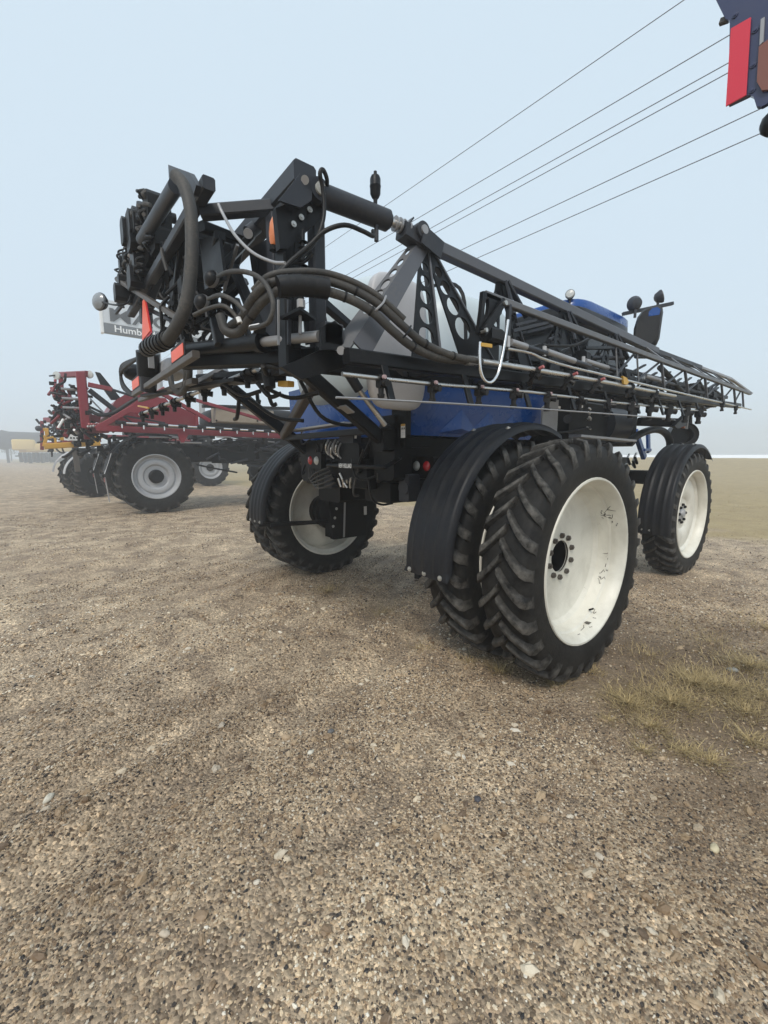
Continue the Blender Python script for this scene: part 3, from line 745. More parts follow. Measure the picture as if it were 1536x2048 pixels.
# riveted corner post with warning sticker
cp = P_box(HP, 'corner_post', 'dark', (-0.83, -1.10, 2.24), (0.05, 0.20, 0.56), 0.1)
bolts(cp, [(-0.80 + 0.10, -1.130, z) for z in (2.10, 2.17, 2.24, 2.31)], (0, -1, 0), 'blue', 0.8)
st = P_box(cp, 'warning_sticker', 'white', (-0.860, -1.159, 2.016), (0.003, 0.055, 0.115), 0.02)
P_box(cp, 'warning_sticker', 'brass', (-0.863, -1.162, 2.068), (0.003, 0.050, 0.018), 0.02)
for q, yy in enumerate((-0.015, 0.012)):
    c = V(*(-0.864, -1.163, 2.042)); MB().poly([c + V(0, yy - 0.009, -0.012), c + V(0, yy + 0.009, -0.012), c + V(0, yy, 0.010)], 0.002, (1, 0, 0)).build('warning_sticker', 'dark', cp)
for q in range(3): P_box(cp, 'warning_sticker', 'signlight', np.array((-0.863, -1.163, 1.990)) + V(0, 0, 0.012 - 0.014 * q), (0.002, 0.044, 0.004), 0.02)
for z in (2.05, 1.88): P_cyl(HP, 'pivot_pin', 'char', (-0.95, -0.98, z), (-0.83, -0.98, z), 0.045)
P_box(HP, 'pivot_plate', 'dark', (-0.86, -0.98, 1.96), (0.06, 0.20, 0.40), 0.1)
P_box(HP, 'decal', 'white', (-0.870, -0.437, 1.990), (0.004, 0.055, 0.03), 0.05)

# tanks -------------------------------------------------------------------
def superbox(c, s, p=3.5, n=28, m=16):
    mb = MB(); c = np.asarray(c, float); rings = []
    def sp(v, e): return math.copysign(abs(v) ** e, v)
    for i in range(m + 1):
        a = -math.pi / 2 + math.pi * i / m; ca, sa = max(sp(math.cos(a), 2 / p), 1e-3), sp(math.sin(a), 2 / p)
        rings.append([c + V(s[0] * ca * sp(math.cos(b), 2 / p), s[1] * ca * sp(math.sin(b), 2 / p), s[2] * sa) for b in (2 * math.pi * j / n for j in range(n))])
    return mb.loft(rings)
TK = empty('solution_tank', (0, 0, 0), 0, SP); TK['label'] = 'milky translucent plastic solution tank'
superbox((0.42, 0, 2.95), (0.72, 1.02, 0.62), 4.0).build('tank_lobe', 'tank', TK, 60)
superbox((-0.52, 0.05, 2.95), (0.42, 0.95, 0.64), 3.2).build('tank_lobe', 'tank', TK, 60)
for x in (0.05, 0.80): P_tube(TK, 'tank_strap', 'dark', [(x, -1.06, 2.4), (x, -1.055, 3.0), (x, -0.96, 3.46), (x, -0.5, 3.60), (x, 0.5, 3.60), (x, 0.96, 3.46), (x, 1.06, 2.4)], 0.018, 6)
# white rinse panel hung behind the folded boom
superbox((-1.00, -1.24, 2.70), (0.30, 0.06, 0.52), 4.5).build('rinse_tank', painted('white_poly', (0.50, 0.50, 0.52), 0.4, 0.15), SP, 60)

# ------------------------------------------------------------------ folded boom wing on the near side
BW = empty('boom_wing', (0, 0, 0), 0, SP); BW['label'] = 'long black truss boom wing folded forward along the near side'
TOP = [(-1.179, -1.750, 3.232), (-0.356, -1.750, 3.204), (0.610, -1.750, 3.170), (1.635, -1.750, 3.141), (2.927, -1.750, 3.132)]
P_bar(BW, 'top_rail', 'slate_lit', TOP[0], TOP[4], 0.075, 0.085)
P_bar(BW, 'top_rail', 'char', TOP[4], (4.594, -1.780, 3.138), 0.06, 0.06)
P_bar(BW, 'top_rail', 'grey', (4.594, -1.780, 3.138), (6.019, -1.850, 3.115), 0.05, 0.04)
P_bar(BW, 'top_rail', 'grey', (6.019, -1.850, 3.115), (6.730, -2.000, 2.919), 0.05, 0.03)
LOW0, LOW1 = np.array((-1.937, -1.900, 2.361)), np.array((6.486, -1.900, 2.690))
P_bar(BW, 'lower_rail', 'black', LOW0, LOW1, 0.07, 0.085)
INN0, INN1 = LOW0 + V(0.10, 0.42, 0.02), LOW1 + V(-0.3, 0.42, 0)
P_bar(BW, 'lower_rail', 'black', INN0, INN1, 0.07, 0.085)
OUT0, OUT1 = np.array((-0.886, -2.020, 2.889)), np.array((6.557, -2.020, 2.901))
P_bar(BW, 'outer_rail', 'worn', OUT0, OUT1, 0.05, 0.05)

def leg(apex, foot, w0, w1, n, flange, mat='black', fmat='char', h0=0.16, h1=0.86, thick=0.012):
    """punched gusset leg of the truss: a sheet widening towards the foot, its edge folded to a bright flange"""
    apex, foot = np.asarray(apex, float), np.asarray(foot, float); L = np.linalg.norm(foot - apex); d = (foot - apex) / L
    yv = V(1, 0, 0) - d * d[0]; yv = nrm(yv)
    outl = [(0, -w0 / 2), (L, -w1 / 2), (L, w1 / 2), (0, w0 / 2)]; holes = []
    t = h0
    for i in range(n):                                   # holes grow towards the foot and keep a web between them
        w = w0 + (w1 - w0) * t; r = 0.31 * w
        if t * L + r > L - 0.03: break
        holes.append((L * t, 0, r, r, 0.0)); t += (2.0 * r + 0.028 + 0.10 * r) / L
    me = perforated(outl, holes, thick); o = link('gusset_plate', me, mat, BW, 30)
    o.matrix_world = frame_mat(apex, d, yv)
    if flange:
        nv = np.cross(d, yv); s = 1 if flange > 0 else -1
        a = apex + yv * s * w0 / 2 - nv * 0.02; b = foot + yv * s * w1 / 2 - nv * 0.02
        P_bar(BW, 'gusset_flange', fmat, a, b, 0.014, 0.075, nv)
    return o
def low(t): return lerp(LOW0, LOW1, t)
AP = np.array(TOP[0]) + V(0, 0, -0.02)
# first bay: three legs spreading from the apex
fA = np.array((-1.833, -1.900, 2.410)); leg(AP + V(-0.02, 0, 0), fA, 0.09, 0.13, 0, 0, 'slate_lit')
dA = nrm(fA - AP); eA = nrm(V(1, 0, 0) - dA * dA[0]); LA = np.linalg.norm(fA - AP)
meA = perforated([(0.05, 0), (LA + 0.05, 0), (LA + 0.05, 0.12), (0.05, 0.05)], [(0.16 + 0.115 * i, 0.025 + 0.026 * (0.25 + 0.11 * i), 0.034 + 0.006 * i, 0.012 + 0.0042 * i, 0.0) for i in range(6)], 0.012)
oA = link('gusset_plate', meA, 'worn', BW, 30); oA.matrix_world = frame_mat(AP - eA * 0.055, dA, nrm(V(-0.5, 0.80, 0.1)))  # lighter metal gives this flange its lit tone
leg(AP + V(-0.02, 0, -0.03), (-1.300, -1.900, 2.401), 0.075, 0.27, 5, 1, 'black', 'slate_lit')
leg(AP + V(0.03, 0, -0.03), (-0.745, -1.900, 2.423), 0.075, 0.38, 6, 1, 'black', 'slate_lit')
P_bar(BW, 'apex_plate', 'char', AP + V(-0.08, -0.055, 0.03), AP + V(0.10, -0.055, -0.02), 0.012, 0.12)
for i, t in enumerate(TOP[1:4]):
    t = np.array(t) + V(0, 0, -0.03)
    leg(t + V(-0.02, 0, 0), low(0.155 + 0.105 * i), 0.05, 0.17, 5, 0)
    leg(t + V(0.03, 0, 0), low(0.215 + 0.115 * i), 0.05, 0.17, 5, 1)
    leg(t, lerp(INN0, INN1, 0.18 + 0.11 * i), 0.05, 0.15, 5, 0)
    P_bar(BW, 'strut', 'char', t + V(0.02, -0.05, 0), t + V(0.04, -0.12, -0.26), 0.05, 0.02)
    P_bar(BW, 'strut', 'char', t + V(0.02, -0.05, 0), t + V(0.24, -0.10, -0.24), 0.05, 0.02)
# lacing between the two lower rails
for i in range(9):
    a, b = lerp(LOW0, LOW1, 0.04 + i * 0.10), lerp(INN0, INN1, 0.09 + i * 0.10)
    P_bar(BW, 'cross_brace', 'black', a, b, 0.04, 0.03)
    P_bar(BW, 'cross_brace', 'black', b, lerp(LOW0, LOW1, 0.14 + i * 0.10), 0.035, 0.03)
# bright ladder of the outer section: posts down to its lower rail, lacing across to the top rail
OL0, OL1 = np.array((-0.647, -2.050, 2.569)), np.array((6.602, -2.050, 2.624))
P_tube(BW, 'lower_tube', 'steel', [OL0, (-0.355, -2.050, 2.581), (-0.069, -2.050, 2.560), (1.008, -2.050, 2.561), OL1], 0.013, 8, 3)
POSTS = [((1.162, -2.020, 2.859), (1.173, -2.050, 2.561)), ((1.663, -2.020, 2.875), (1.681, -2.050, 2.570)), ((2.356, -2.020, 2.875), (2.411, -2.050, 2.584)), ((3.159, -2.020, 2.877), (3.248, -2.050, 2.596)),
         ((3.982, -2.020, 2.882), (4.048, -2.050, 2.598)), ((4.787, -2.020, 2.891), (4.844, -2.050, 2.604)), ((5.499, -2.020, 2.886), (5.562, -2.050, 2.610)), ((6.040, -2.020, 2.888), (6.077, -2.050, 2.614))]
for i, (a, b) in enumerate(POSTS):
    P_bar(BW, 'post', 'worn', a, b, 0.035, 0.012)
    if i: P_bar(BW, 'brace', 'char', np.array(POSTS[i - 1][1]) + V(0, 0.03, 0.02), np.array(a) + V(0, 0.03, 0), 0.02, 0.02)
LACE = [((2.459, -2.020, 2.906), (2.522, -1.780, 3.119)), ((3.307, -2.020, 2.895), (3.373, -1.780, 3.108)), ((4.207, -2.020, 2.900), (4.227, -1.780, 3.128)), ((5.025, -2.020, 2.908), (5.019, -1.800, 3.135)), ((5.806, -2.020, 2.899), (5.675, -1.830, 3.129))]
for i, (a, b) in enumerate(LACE):
    P_bar(BW, 'lacing', 'worn', a, b, 0.03, 0.015)
    if i + 1 < len(LACE): P_bar(BW, 'lacing', 'char', b, LACE[i + 1][0], 0.02, 0.015)
# the wing's plumbing
P_tube(BW, 'spray_tube', 'steel', [(-0.999, -2.030, 2.445), (-0.315, -2.030, 2.471), (1.063, -2.030, 2.509), (2.853, -2.030, 2.539)], 0.020, 10, 2)
P_tube(BW, 'spray_tube', 'steel', [(-2.004, -1.960, 2.246), (-1.274, -1.960, 2.265), (-0.192, -1.960, 2.316), (1.250, -1.960, 2.349), (4.127, -1.960, 2.445)], 0.013, 8, 2)
P_tube(BW, 'guard_rod', 'grey', [(-2.083, -2.020, 2.108), (-1.202, -2.020, 2.143), (-0.131, -2.020, 2.180), (1.132, -2.020, 2.217), (2.614, -2.020, 2.259)], 0.007, 6, 2)
for a, b in (((-0.622, -2.060, 2.616), (-0.426, -2.060, 2.612)), ((-0.143, -2.060, 2.621), (0.292, -2.060, 2.607)), ((0.641, -1.980, 2.668), (1.099, -1.980, 2.663)), ((2.024, -1.980, 2.692), (2.634, -1.980, 2.691))):
    c = P_cyl(BW, 'cylinder', 'grey', a, b, 0.024); d = nrm(np.array(b) - np.array(a))
    P_cyl(BW, 'cylinder_rod', 'char', np.array(b), np.array(b) + d * 0.28, 0.020); P_bar(BW, 'cylinder_clevis', 'lightgrey', np.array(a) - d * 0.03 + V(0, 0, -0.04), np.array(a) - d * 0.03 + V(0, 0, 0.035), 0.02, 0.03)

def nozzle_mesh(cap):
    mb = MB(); mb.cyl((-0.03, 0, 0.0), (0.03, 0, 0.0), 0.026, None, 10)
    mb.box((0, 0, -0.035), (0.05, 0.05, 0.05), 0.2); mb.cyl((0, 0, -0.05), (0, 0, -0.10), 0.020, 0.018, 10)
    mb.cyl((0, -0.02, -0.03), (0, -0.065, -0.035), 0.020, 0.024, 10); return mb
NOZ = nozzle_mesh(0).build('nozzle_body', 'plas', BW); CAPM = MB().cyl((0, 0, -0.098), (0, 0, -0.122), 0.026, 0.023, 10).build('nozzle_cap', 'plas', NOZ)
NOZ_ME, CAP_ME = NOZ.data, CAPM.data
NOZ.location = (0.630, -1.960, 2.332)
def nozzle(par, loc, s=1.0, cap=True, rz=0.0, rx=0.0):
    o = bpy.data.objects.new('nozzle_body', NOZ_ME); col.objects.link(o); o.parent = par; o.location = loc; o.scale = (s, s, s); o.rotation_euler = (rx, 0, rz)
    if cap:
        c = bpy.data.objects.new('nozzle_cap', CAP_ME); col.objects.link(c); c.parent = o
    return o
for i, p in enumerate(((-1.732, -1.960, 2.252), (-1.306, -1.960, 2.265), (-0.836, -1.960, 2.285), (-0.411, -1.960, 2.304), (0.071, -1.960, 2.320), (1.194, -1.960, 2.349), (1.761, -1.960, 2.367), (2.291, -1.960, 2.384), (2.903, -1.960, 2.403), (3.534, -1.960, 2.426), (4.083, -1.960, 2.442))):
    nozzle(BW, p, 0.9 + 0.06 * i, True, 0.1 * i); P_cyl(BW, 'nozzle_knob', 'pale', V(*p) + V(0, -0.025, 0.005), V(*p) + V(0, -0.040, 0.005), 0.014, 0.012, 10)
for i, p in enumerate(((-0.231, -2.030, 2.470), (0.296, -2.030, 2.483), (0.803, -2.030, 2.495), (1.553, -2.030, 2.514), (2.210, -2.030, 2.517), (4.817, -2.050, 2.602), (5.595, -2.050, 2.605))):
    nozzle(BW, p, 1.0, True, 0.3 * i, 0.5 if i < 5 else 0)
    if i < 3: P_cyl(BW, 'valve_knob', 'pink', V(*p) + V(0, -0.03, 0.01), V(*p) + V(0, -0.065, 0.02), 0.013, 0.014, 10)
# hangers that carry the lower tubes
for px in range(9):
    t = 0.03 + px * 0.085; a = low(t)
    P_bar(BW, 'hanger', 'black', a + V(0, -0.02, -0.02), a + V(0, -0.10, -0.24), 0.05, 0.02)
# folded inner section: further dark rails with their own lacing
for k, (dy, dz) in enumerate(((0.10, 0.20), (0.24, 0.34), (0.36, 0.14))):
    a, b = lerp(LOW0, LOW1, 0.20) + V(0, dy, dz), lerp(LOW0, LOW1, 0.95) + V(0, dy, dz * 0.7); P_bar(BW, 'inner_rail', 'black', a, b, 0.05, 0.05)
    for i in range(14):
        q0, q1 = lerp(a, b, i / 14), lerp(a, b, (i + 1) / 14); P_bar(BW, 'inner_lacing', 'black', q0, q1 + V(0, 0.02, -0.16 if i % 2 else 0.14), 0.035, 0.022)
for i in range(34):
    t = 0.22 + 0.021 * i; c = low(t) + V(0, RNG.uniform(0.02, 0.3), RNG.uniform(0.04, 0.30) * (1.1 - 0.5 * t))
    if i % 2: P_box(BW, 'valve', 'plas', c, tuple(RNG.uniform(0.06, 0.17, 3)), 0.2)
    else: P_tube(BW, 'hose', 'hoseb', [c, c + V(0.12, 0, -0.06), c + V(0.28, 0.02, -0.08), c + V(0.42, 0, 0.03)], 0.014, 7, 4)
# tubes, wiring and cylinders packed inside the truss
for i in range(22):
    t = 0.20 + 0.033 * i + RNG.uniform(-0.01, 0.01); c = low(t); z = 0.10 + RNG.uniform(0, 0.36) * (1 - 0.35 * t)
    a = c + V(0, RNG.uniform(0.0, 0.35), z); b = a + V(RNG.uniform(0.25, 0.7), RNG.uniform(-0.1, 0.1), RNG.uniform(-0.12, 0.10))
    if i % 3 == 0: P_tube(BW, 'hose', 'hoseb', [a, lerp(a, b, 0.4) + V(0, 0, -0.10), b], 0.016)
    elif i % 3 == 1: P_bar(BW, 'inner_strut', 'black', a, b + V(0, 0, 0.12), 0.045, 0.03)
    else: P_cyl(BW, 'inner_tube', 'char', a, b, 0.022)
for i in range(7):
    p = low(0.25 + 0.10 * i); P_box(BW, 'valve', 'plas', p + V(0.05, 0.12, 0.14 + 0.04 * (i % 3)), (0.16, 0.12, 0.11), 0.15)
P_tube(BW, 'hose', 'hoseb', [(0.056, -1.900, 2.733), (0.335, -1.900, 2.768), (0.595, -1.900, 2.817), (0.870, -1.900, 2.925)], 0.012)
P_tube(BW, 'hose', 'hoseb', [(2.671, -1.900, 2.878), (3.030, -1.900, 2.799), (3.330, -1.900, 2.704), (3.640, -1.900, 2.647)], 0.035)
P_bar(BW, 'arm', 'char', (-0.546, -2.020, 2.714), (-0.083, -2.020, 2.860), 0.02, 0.025)
P_bar(BW, 'arm', 'char', (-0.518, -2.020, 2.761), (-0.247, -2.020, 2.848), 0.02, 0.02)
fl = MB().poly([(1.247, -2.060, 2.592), (1.342, -2.060, 2.583), (1.396, -2.060, 2.549), (1.354, -2.060, 2.515), (1.283, -2.060, 2.518)], 0.02); fl.build('yellow_flag', 'brass', BW)

# hinge bracket at the tail of the outer section, with its lifting loop
me = perforated([(0, 0), (0.235, 0.0), (0.21, -0.10), (0.13, -0.19), (0.05, -0.28), (-0.03, -0.27), (-0.01, -0.13)], [(0.045, -0.10, 0.022, 0.075, -0.12)], 0.03)
bo = link('hinge_bracket', me, 'black', BW, 30); bo.matrix_world = frame_mat(np.array((-0.925, -2.030, 2.899)), (1, 0, -0.02), (0, 0, 1))
P_bar(bo, 'bracket_arm', 'black', (0.0, -0.27, 0.03), (0.21, -0.02, 0.03), 0.05, 0.03, (0, 0, 1))
P_cyl(bo, 'pin', 'zinc', (0.20, -0.04, 0), (0.20, -0.04, 0.06), 0.016); P_cyl(bo, 'pin', 'zinc', (0.0, -0.26, 0), (0.0, -0.26, 0.06), 0.014)
P_tube(BW, 'lift_loop', 'chrome', [(-0.689, -2.080, 2.750), (-0.715, -2.080, 2.611), (-0.752, -2.080, 2.463), (-0.787, -2.080, 2.371), (-0.851, -2.080, 2.309), (-0.922, -2.080, 2.309), (-0.973, -2.080, 2.368), (-0.989, -2.080, 2.470), (-0.987, -2.080, 2.553)], 0.011, 10, 5)
P_bar(BW, 'strap', 'brass', (-0.989, -2.090, 2.535), (-0.877, -2.090, 2.543), 0.012, 0.024)
P_box(BW, 'bracket_block', 'plas', (-0.753, -2.000, 2.648), (0.14, 0.10, 0.10), 0.2)
P_bar(BW, 'outer_arm', 'char', (-0.614, -2.030, 2.879), (-0.626, -2.030, 2.496), 0.035, 0.03)

# tilt cylinder from the mast head to the apex
hd_, ap_ = np.array((-1.971, -1.660, 3.301)), np.array((-1.244, -1.750, 3.275))
TC = empty('tilt_cylinder', (0, 0, 0), 0, SP); dv = ap_ - hd_
P_cyl(TC, 'barrel', 'char', hd_ + dv * 0.03, hd_ + dv * 0.66, 0.062, None, 24)
P_cyl(TC, 'barrel_end', 'black', hd_ + dv * 0.655, hd_ + dv * 0.685, 0.058, 0.045, 24)
P_cyl(TC, 'rod', 'steel', hd_ + dv * 0.68, hd_ + dv * 0.80, 0.024)
for i in range(4): P_cyl(TC, 'thread_stop', 'grey', hd_ + dv * (0.735 + 0.045 * i), hd_ + dv * (0.755 + 0.045 * i), 0.046, 0.042)
P_cyl(TC, 'pivot_eye', 'char', hd_ + V(0, -0.05, 0), hd_ + V(0, 0.08, 0), 0.062, None, 20); P_cyl(TC, 'pivot_pin', 'lens', hd_ + V(0, -0.062, 0), hd_ + V(0, -0.04, 0), 0.034)
P_cyl(TC, 'pivot_eye', 'char', ap_ + V(0, -0.05, 0), ap_ + V(0, 0.08, 0), 0.055, None, 20); P_cyl(TC, 'pivot_pin', 'grey', ap_ + V(0, -0.062, 0), ap_ + V(0, -0.04, 0), 0.028)
P_bar(TC, 'apex_clevis', 'char', ap_ + V(-0.14, 0.02, -0.02), ap_ + V(0.05, 0.02, -0.05), 0.10, 0.10)
P_bar(TC, 'apex_tab', 'char', np.array((-1.360, -1.750, 3.282)), np.array((-1.312, -1.750, 3.339)), 0.05, 0.010)
# pressure accumulator standing on the barrel
ab = hd_ + dv * 0.54
acc = MB().lathe([(0.0001, 0.235), (0.010, 0.234), (0.011, 0.215), (0.026, 0.207), (0.033, 0.19), (0.033, 0.155), (0.035, 0.152), (0.035, 0.145), (0.033, 0.142), (0.032, 0.105), (0.022, 0.085), (0.013, 0.075), (0.011, 0.02), (0.011, 0.0)], ab + V(0, 0, 0.02), (0, 0, 1), 20)
acc.build('accumulator', 'black', TC)
P_cyl(TC, 'port', 'char', ab + V(0, -0.01, -0.05), ab + V(0, -0.01, -0.15), 0.014)

# ------------------------------------------------------------------ lift mast and centre frame across the tail
CF = empty('boom_frame', (0, 0, 0), 0, SP); CF['label'] = 'black centre frame of the boom with mast, beams and hose bundles'
B1A, B1B = np.array((-1.960, -1.437, 3.472)), np.array((-1.960, 0.079, 3.466))
P_bar(CF, 'upper_beam', 'char', B1A + V(0, -0.08, 0), B1B, 0.15, 0.13)
head = MB().poly([(-2.228, -1.700, 3.153), (-2.093, -1.700, 3.339), (-2.049, -1.700, 3.360), (-2.018, -1.700, 3.344), (-2.028, -1.700, 3.222), (-2.098, -1.700, 3.162)], 0.016)
head.build('mast_head', 'char', CF)
MB().poly([(-2.142, -1.520, 3.261), (-1.996, -1.520, 3.461), (-1.949, -1.520, 3.484), (-1.916, -1.520, 3.466), (-1.926, -1.520, 3.335), (-2.002, -1.520, 3.271)], 0.016).build('mast_head', 'char', CF)
P_cyl(CF, 'mast_pin', 'grey', (-2.074, -1.720, 3.304), (-1.953, -1.500, 3.451), 0.022)
MB().poly([(-2.216, -1.620, 3.147), (-2.041, -1.620, 3.258), (-1.902, -1.620, 3.295), (-1.925, -1.620, 3.189), (-2.040, -1.620, 3.071), (-2.150, -1.620, 2.959), (-2.199, -1.620, 2.945)], 0.05).build('mast_gusset', 'black', CF)
bolts(CF, [(-2.117, -1.660, 3.091), (-2.068, -1.660, 3.142), (-2.013, -1.660, 3.200)], (0, -1, 0), 'zinc', 0.8)
pm = np.array((-1.913, -1.550, 2.879)); P_bar(CF, 'mast_post', 'char', V(pm[0], pm[1], 2.35), V(pm[0], pm[1], 3.28), 0.085, 0.085, (1, 0, 0))
pm = np.array((-2.087, -1.500, 2.851)); P_bar(CF, 'mast_post', 'black', V(pm[0], pm[1], 2.30), V(pm[0], pm[1], 3.25), 0.13, 0.10, (1, 0, 0))
pm = np.array((-2.036, -1.200, 2.956)); P_bar(CF, 'mast_post', 'char', V(pm[0], pm[1], 2.35), V(pm[0], pm[1], 3.35), 0.10, 0.05, (1, 0, 0))
MB().poly([(-2.068, -1.560, 3.059), (-2.028, -1.560, 3.098), (-2.047, -1.560, 2.441), (-2.097, -1.560, 2.434)], 0.02).build('mast_web', 'black', CF)
P_bar(CF, 'mast_brace', 'char', (-1.836, -1.500, 2.768), (-1.535, -1.400, 2.684), 0.06, 0.05)
MB().poly([(-1.982, -1.500, 2.642), (-1.830, -1.500, 2.708), (-1.796, -1.500, 2.553), (-1.972, -1.500, 2.494)], 0.02).build('mast_web', 'char', CF)
# spring column
for i in range(9):
    c = np.array((-2.073, -1.680, 3.013)); z = c + V(0, 0, -0.02 - 0.032 * i); MB().lathe([(0.014, 0.0), (0.028, 0.008), (0.014, 0.016)], z, (0, 0, 1), 14).build('spring_coil', 'black', CF)
P_cyl(CF, 'spring_rod', 'black', (-2.072, -1.680, 3.065), (-2.090, -1.680, 2.661), 0.012)
P_cyl(CF, 'spring_nut', 'lightgrey', (-2.095, -1.680, 2.687), (-2.096, -1.680, 2.643), 0.024, None, 6)
P_cyl(CF, 'spring_rod', 'grey', (-2.100, -1.680, 2.642), (-2.107, -1.680, 2.498), 0.010)
MB().poly([(-2.200, -1.620, 2.583), (-2.140, -1.750, 2.616), (-2.023, -1.720, 2.587), (-2.063, -1.600, 2.603)], 0.02).build('spring_seat', 'black', CF)
P_bar(CF, 'slider_bar', 'grey', (-2.206, -1.620, 2.679), (-2.214, -1.620, 2.433), 0.012, 0.012); P_bar(CF, 'slider_bar', 'char', (-2.140, -1.620, 2.693), (-2.149, -1.620, 2.443), 0.02, 0.02)
# rear lateral beams and links
B2A, B2B = np.array((-2.420, -1.119, 3.411)), np.array((-2.420, 1.807, 3.415))
P_bar(CF, 'rear_beam', 'char', B2A + V(0, -0.06, 0), B2B, 0.075, 0.075)
P_cyl(CF, 'beam_tube', 'char', (-2.500, -0.762, 3.556), (-2.500, 0.455, 3.678), 0.048)
MB().poly([(-2.470, -0.532, 3.802), (-2.470, -1.025, 3.517), (-2.470, -1.152, 3.389), (-2.470, -1.082, 3.365), (-2.470, -0.678, 3.543), (-2.470, -0.529, 3.686)], 0.03, (1, 0, 0)).build('beam_plate', 'char', CF)
P_bar(CF, 'link', 'char', (-2.400, -0.928, 3.357), (-1.990, -1.167, 3.429), 0.08, 0.075)
P_bar(CF, 'link', 'black', (-2.380, -0.846, 3.318), (-2.020, -0.702, 3.370), 0.07, 0.06)
P_bar(CF, 'link', 'black', (-2.400, -0.282, 3.470), (-2.050, 1.722, 3.955), 0.06, 0.06)
for a, b in (((-2.000, -0.533, 3.459), (-2.050, -0.147, 2.912)), ((-2.000, -0.782, 3.401), (-2.300, -0.719, 3.038)), ((-2.300, -0.973, 3.238), (-2.100, 0.182, 3.193)), ((-2.000, -0.318, 3.388), (-2.200, -1.330, 2.582)), ((-2.000, -0.900, 3.190), (-2.000, -0.862, 2.615)),
             ((-2.050, 0.188, 3.206), (-2.000, -0.855, 2.740)), ((-2.350, -0.388, 3.548), (-2.350, 0.048, 3.102)), ((-2.350, 0.341, 3.516), (-2.400, 0.824, 3.303)), ((-2.100, -0.400, 3.035), (-2.000, -0.601, 3.147)), ((-2.300, -0.784, 2.753), (-2.300, -0.864, 2.568)), ((-2.000, -0.368, 3.065), (-2.000, -0.649, 2.657))):
    P_bar(CF, 'brace', 'black', a, b, 0.07, 0.05)
for a, b in (((-2.200, -1.010, 3.193), (-2.200, -0.705, 2.998)), ((-2.100, -0.039, 3.092), (-2.000, -0.585, 2.828)), ((-2.200, -1.187, 2.798), (-2.000, -0.545, 2.678))):
    P_bar(CF, 'brace', 'grey', a, b, 0.02, 0.02)
P_cyl(CF, 'pivot_tube', 'char', (-2.060, -0.857, 3.368), (-1.970, -0.853, 3.457), 0.045); P_cyl(CF, 'pivot_cap', 'lightgrey', (-2.075, -0.885, 3.349), (-2.060, -0.857, 3.368), 0.032)
MB().poly([(-2.300, -0.560, 3.361), (-2.300, -0.973, 3.238), (-2.300, -1.047, 2.938), (-2.300, -0.615, 3.002)], 0.02, (1, 0, 0)).build('frame_web', 'black', CF)
MB().poly([(-2.020, -0.773, 3.296), (-2.020, -1.218, 3.230), (-2.020, -1.196, 2.961), (-2.020, -0.876, 2.922)], 0.02, (1, 0, 0)).build('frame_web', 'black', CF)
MB().poly([(-2.020, -0.921, 2.910), (-2.020, -1.250, 2.851), (-2.020, -1.272, 2.532), (-2.020, -0.749, 2.634)], 0.02, (1, 0, 0)).build('frame_web', 'char', CF)
bk = P_bar(CF, 'beacon_bracket', 'char', (-2.140, -1.471, 3.234), (-2.140, -1.479, 3.163), 0.012, 0.02)
MB().lathe([(0.0001, 0.10), (0.022, 0.095), (0.034, 0.06), (0.036, 0.01), (0.030, -0.04), (0.022, -0.06), (0.0001, -0.062)], (-2.160, -1.503, 3.079), (0.1, 0, 1), 18).build('marker_lamp', 'amber', CF)
P_cyl(CF, 'lamp_socket', 'dark', (-2.160, -1.493, 3.040), (-2.160, -1.490, 2.997), 0.03)
# lower frame and fold cylinder
P_bar(CF, 'lower_beam', 'black', (-2.380, -0.176, 2.550), (-1.936, -1.620, 2.411), 0.10, 0.10)
P_bar(CF, 'lower_beam', 'black', (-2.300, 0.026, 2.702), (-1.980, -1.433, 2.475), 0.10, 0.06)
P_bar(CF, 'lower_beam', 'black', (-2.100, 0.378, 2.545), (-1.875, -1.500, 2.360), 0.08, 0.05)
FC0, FC1 = np.array((-2.360, -0.300, 2.631)), np.array((-2.045, -1.800, 2.473))
P_cyl(CF, 'fold_cylinder', 'black', FC0, lerp(FC0, FC1, 0.62), 0.052, None, 22)
P_cyl(CF, 'cylinder_gland', 'black', lerp(FC0, FC1, 0.61), lerp(FC0, FC1, 0.65), 0.066, None, 22)
P_cyl(CF, 'cylinder_rod', 'grey', lerp(FC0, FC1, 0.64), FC1, 0.030, None, 18)
P_box(CF, 'rod_clevis', 'char', (-1.979, -1.800, 2.484), (0.12, 0.10, 0.125), 0.08); P_cyl(CF, 'clevis_pin', 'grey', (-1.951, -1.870, 2.395), (-1.905, -1.800, 2.415), 0.024)
MB().poly([(-2.067, -1.840, 2.505), (-1.976, -1.840, 2.557), (-1.929, -1.840, 2.530), (-1.924, -1.840, 2.407), (-2.070, -1.840, 2.385)], 0.02).build('hinge_plate', 'black', CF)
MB().poly([(-2.266, -1.740, 2.282), (-2.012, -1.740, 2.413), (-1.801, -1.740, 2.430), (-1.839, -1.740, 2.336), (-2.146, -1.740, 2.229)], 0.04).build('hinge_plate', 'black', CF)
for a, b, w in (((-2.450, 1.819, 2.516), (-2.450, -0.817, 2.494), 0.05), ((-2.300, 2.402, 2.524), (-2.300, -0.194, 2.415), 0.05)): P_bar(CF, 'tail_bar', 'bronze', a, b, w, 0.05)
P_bar(CF, 'lower_beam', 'black', (-2.050, 0.641, 2.524), (-1.950, -1.061, 2.370), 0.10, 0.07)
P_bar(CF, 'tail_plate', 'black', (-2.380, 1.561, 2.477), (-2.100, -0.674, 2.379), 0.10, 0.03)
P_bar(CF, 'tail_link', 'lightgrey', (-2.200, 0.188, 2.441), (-2.000, -0.044, 2.571), 0.10, 0.04)
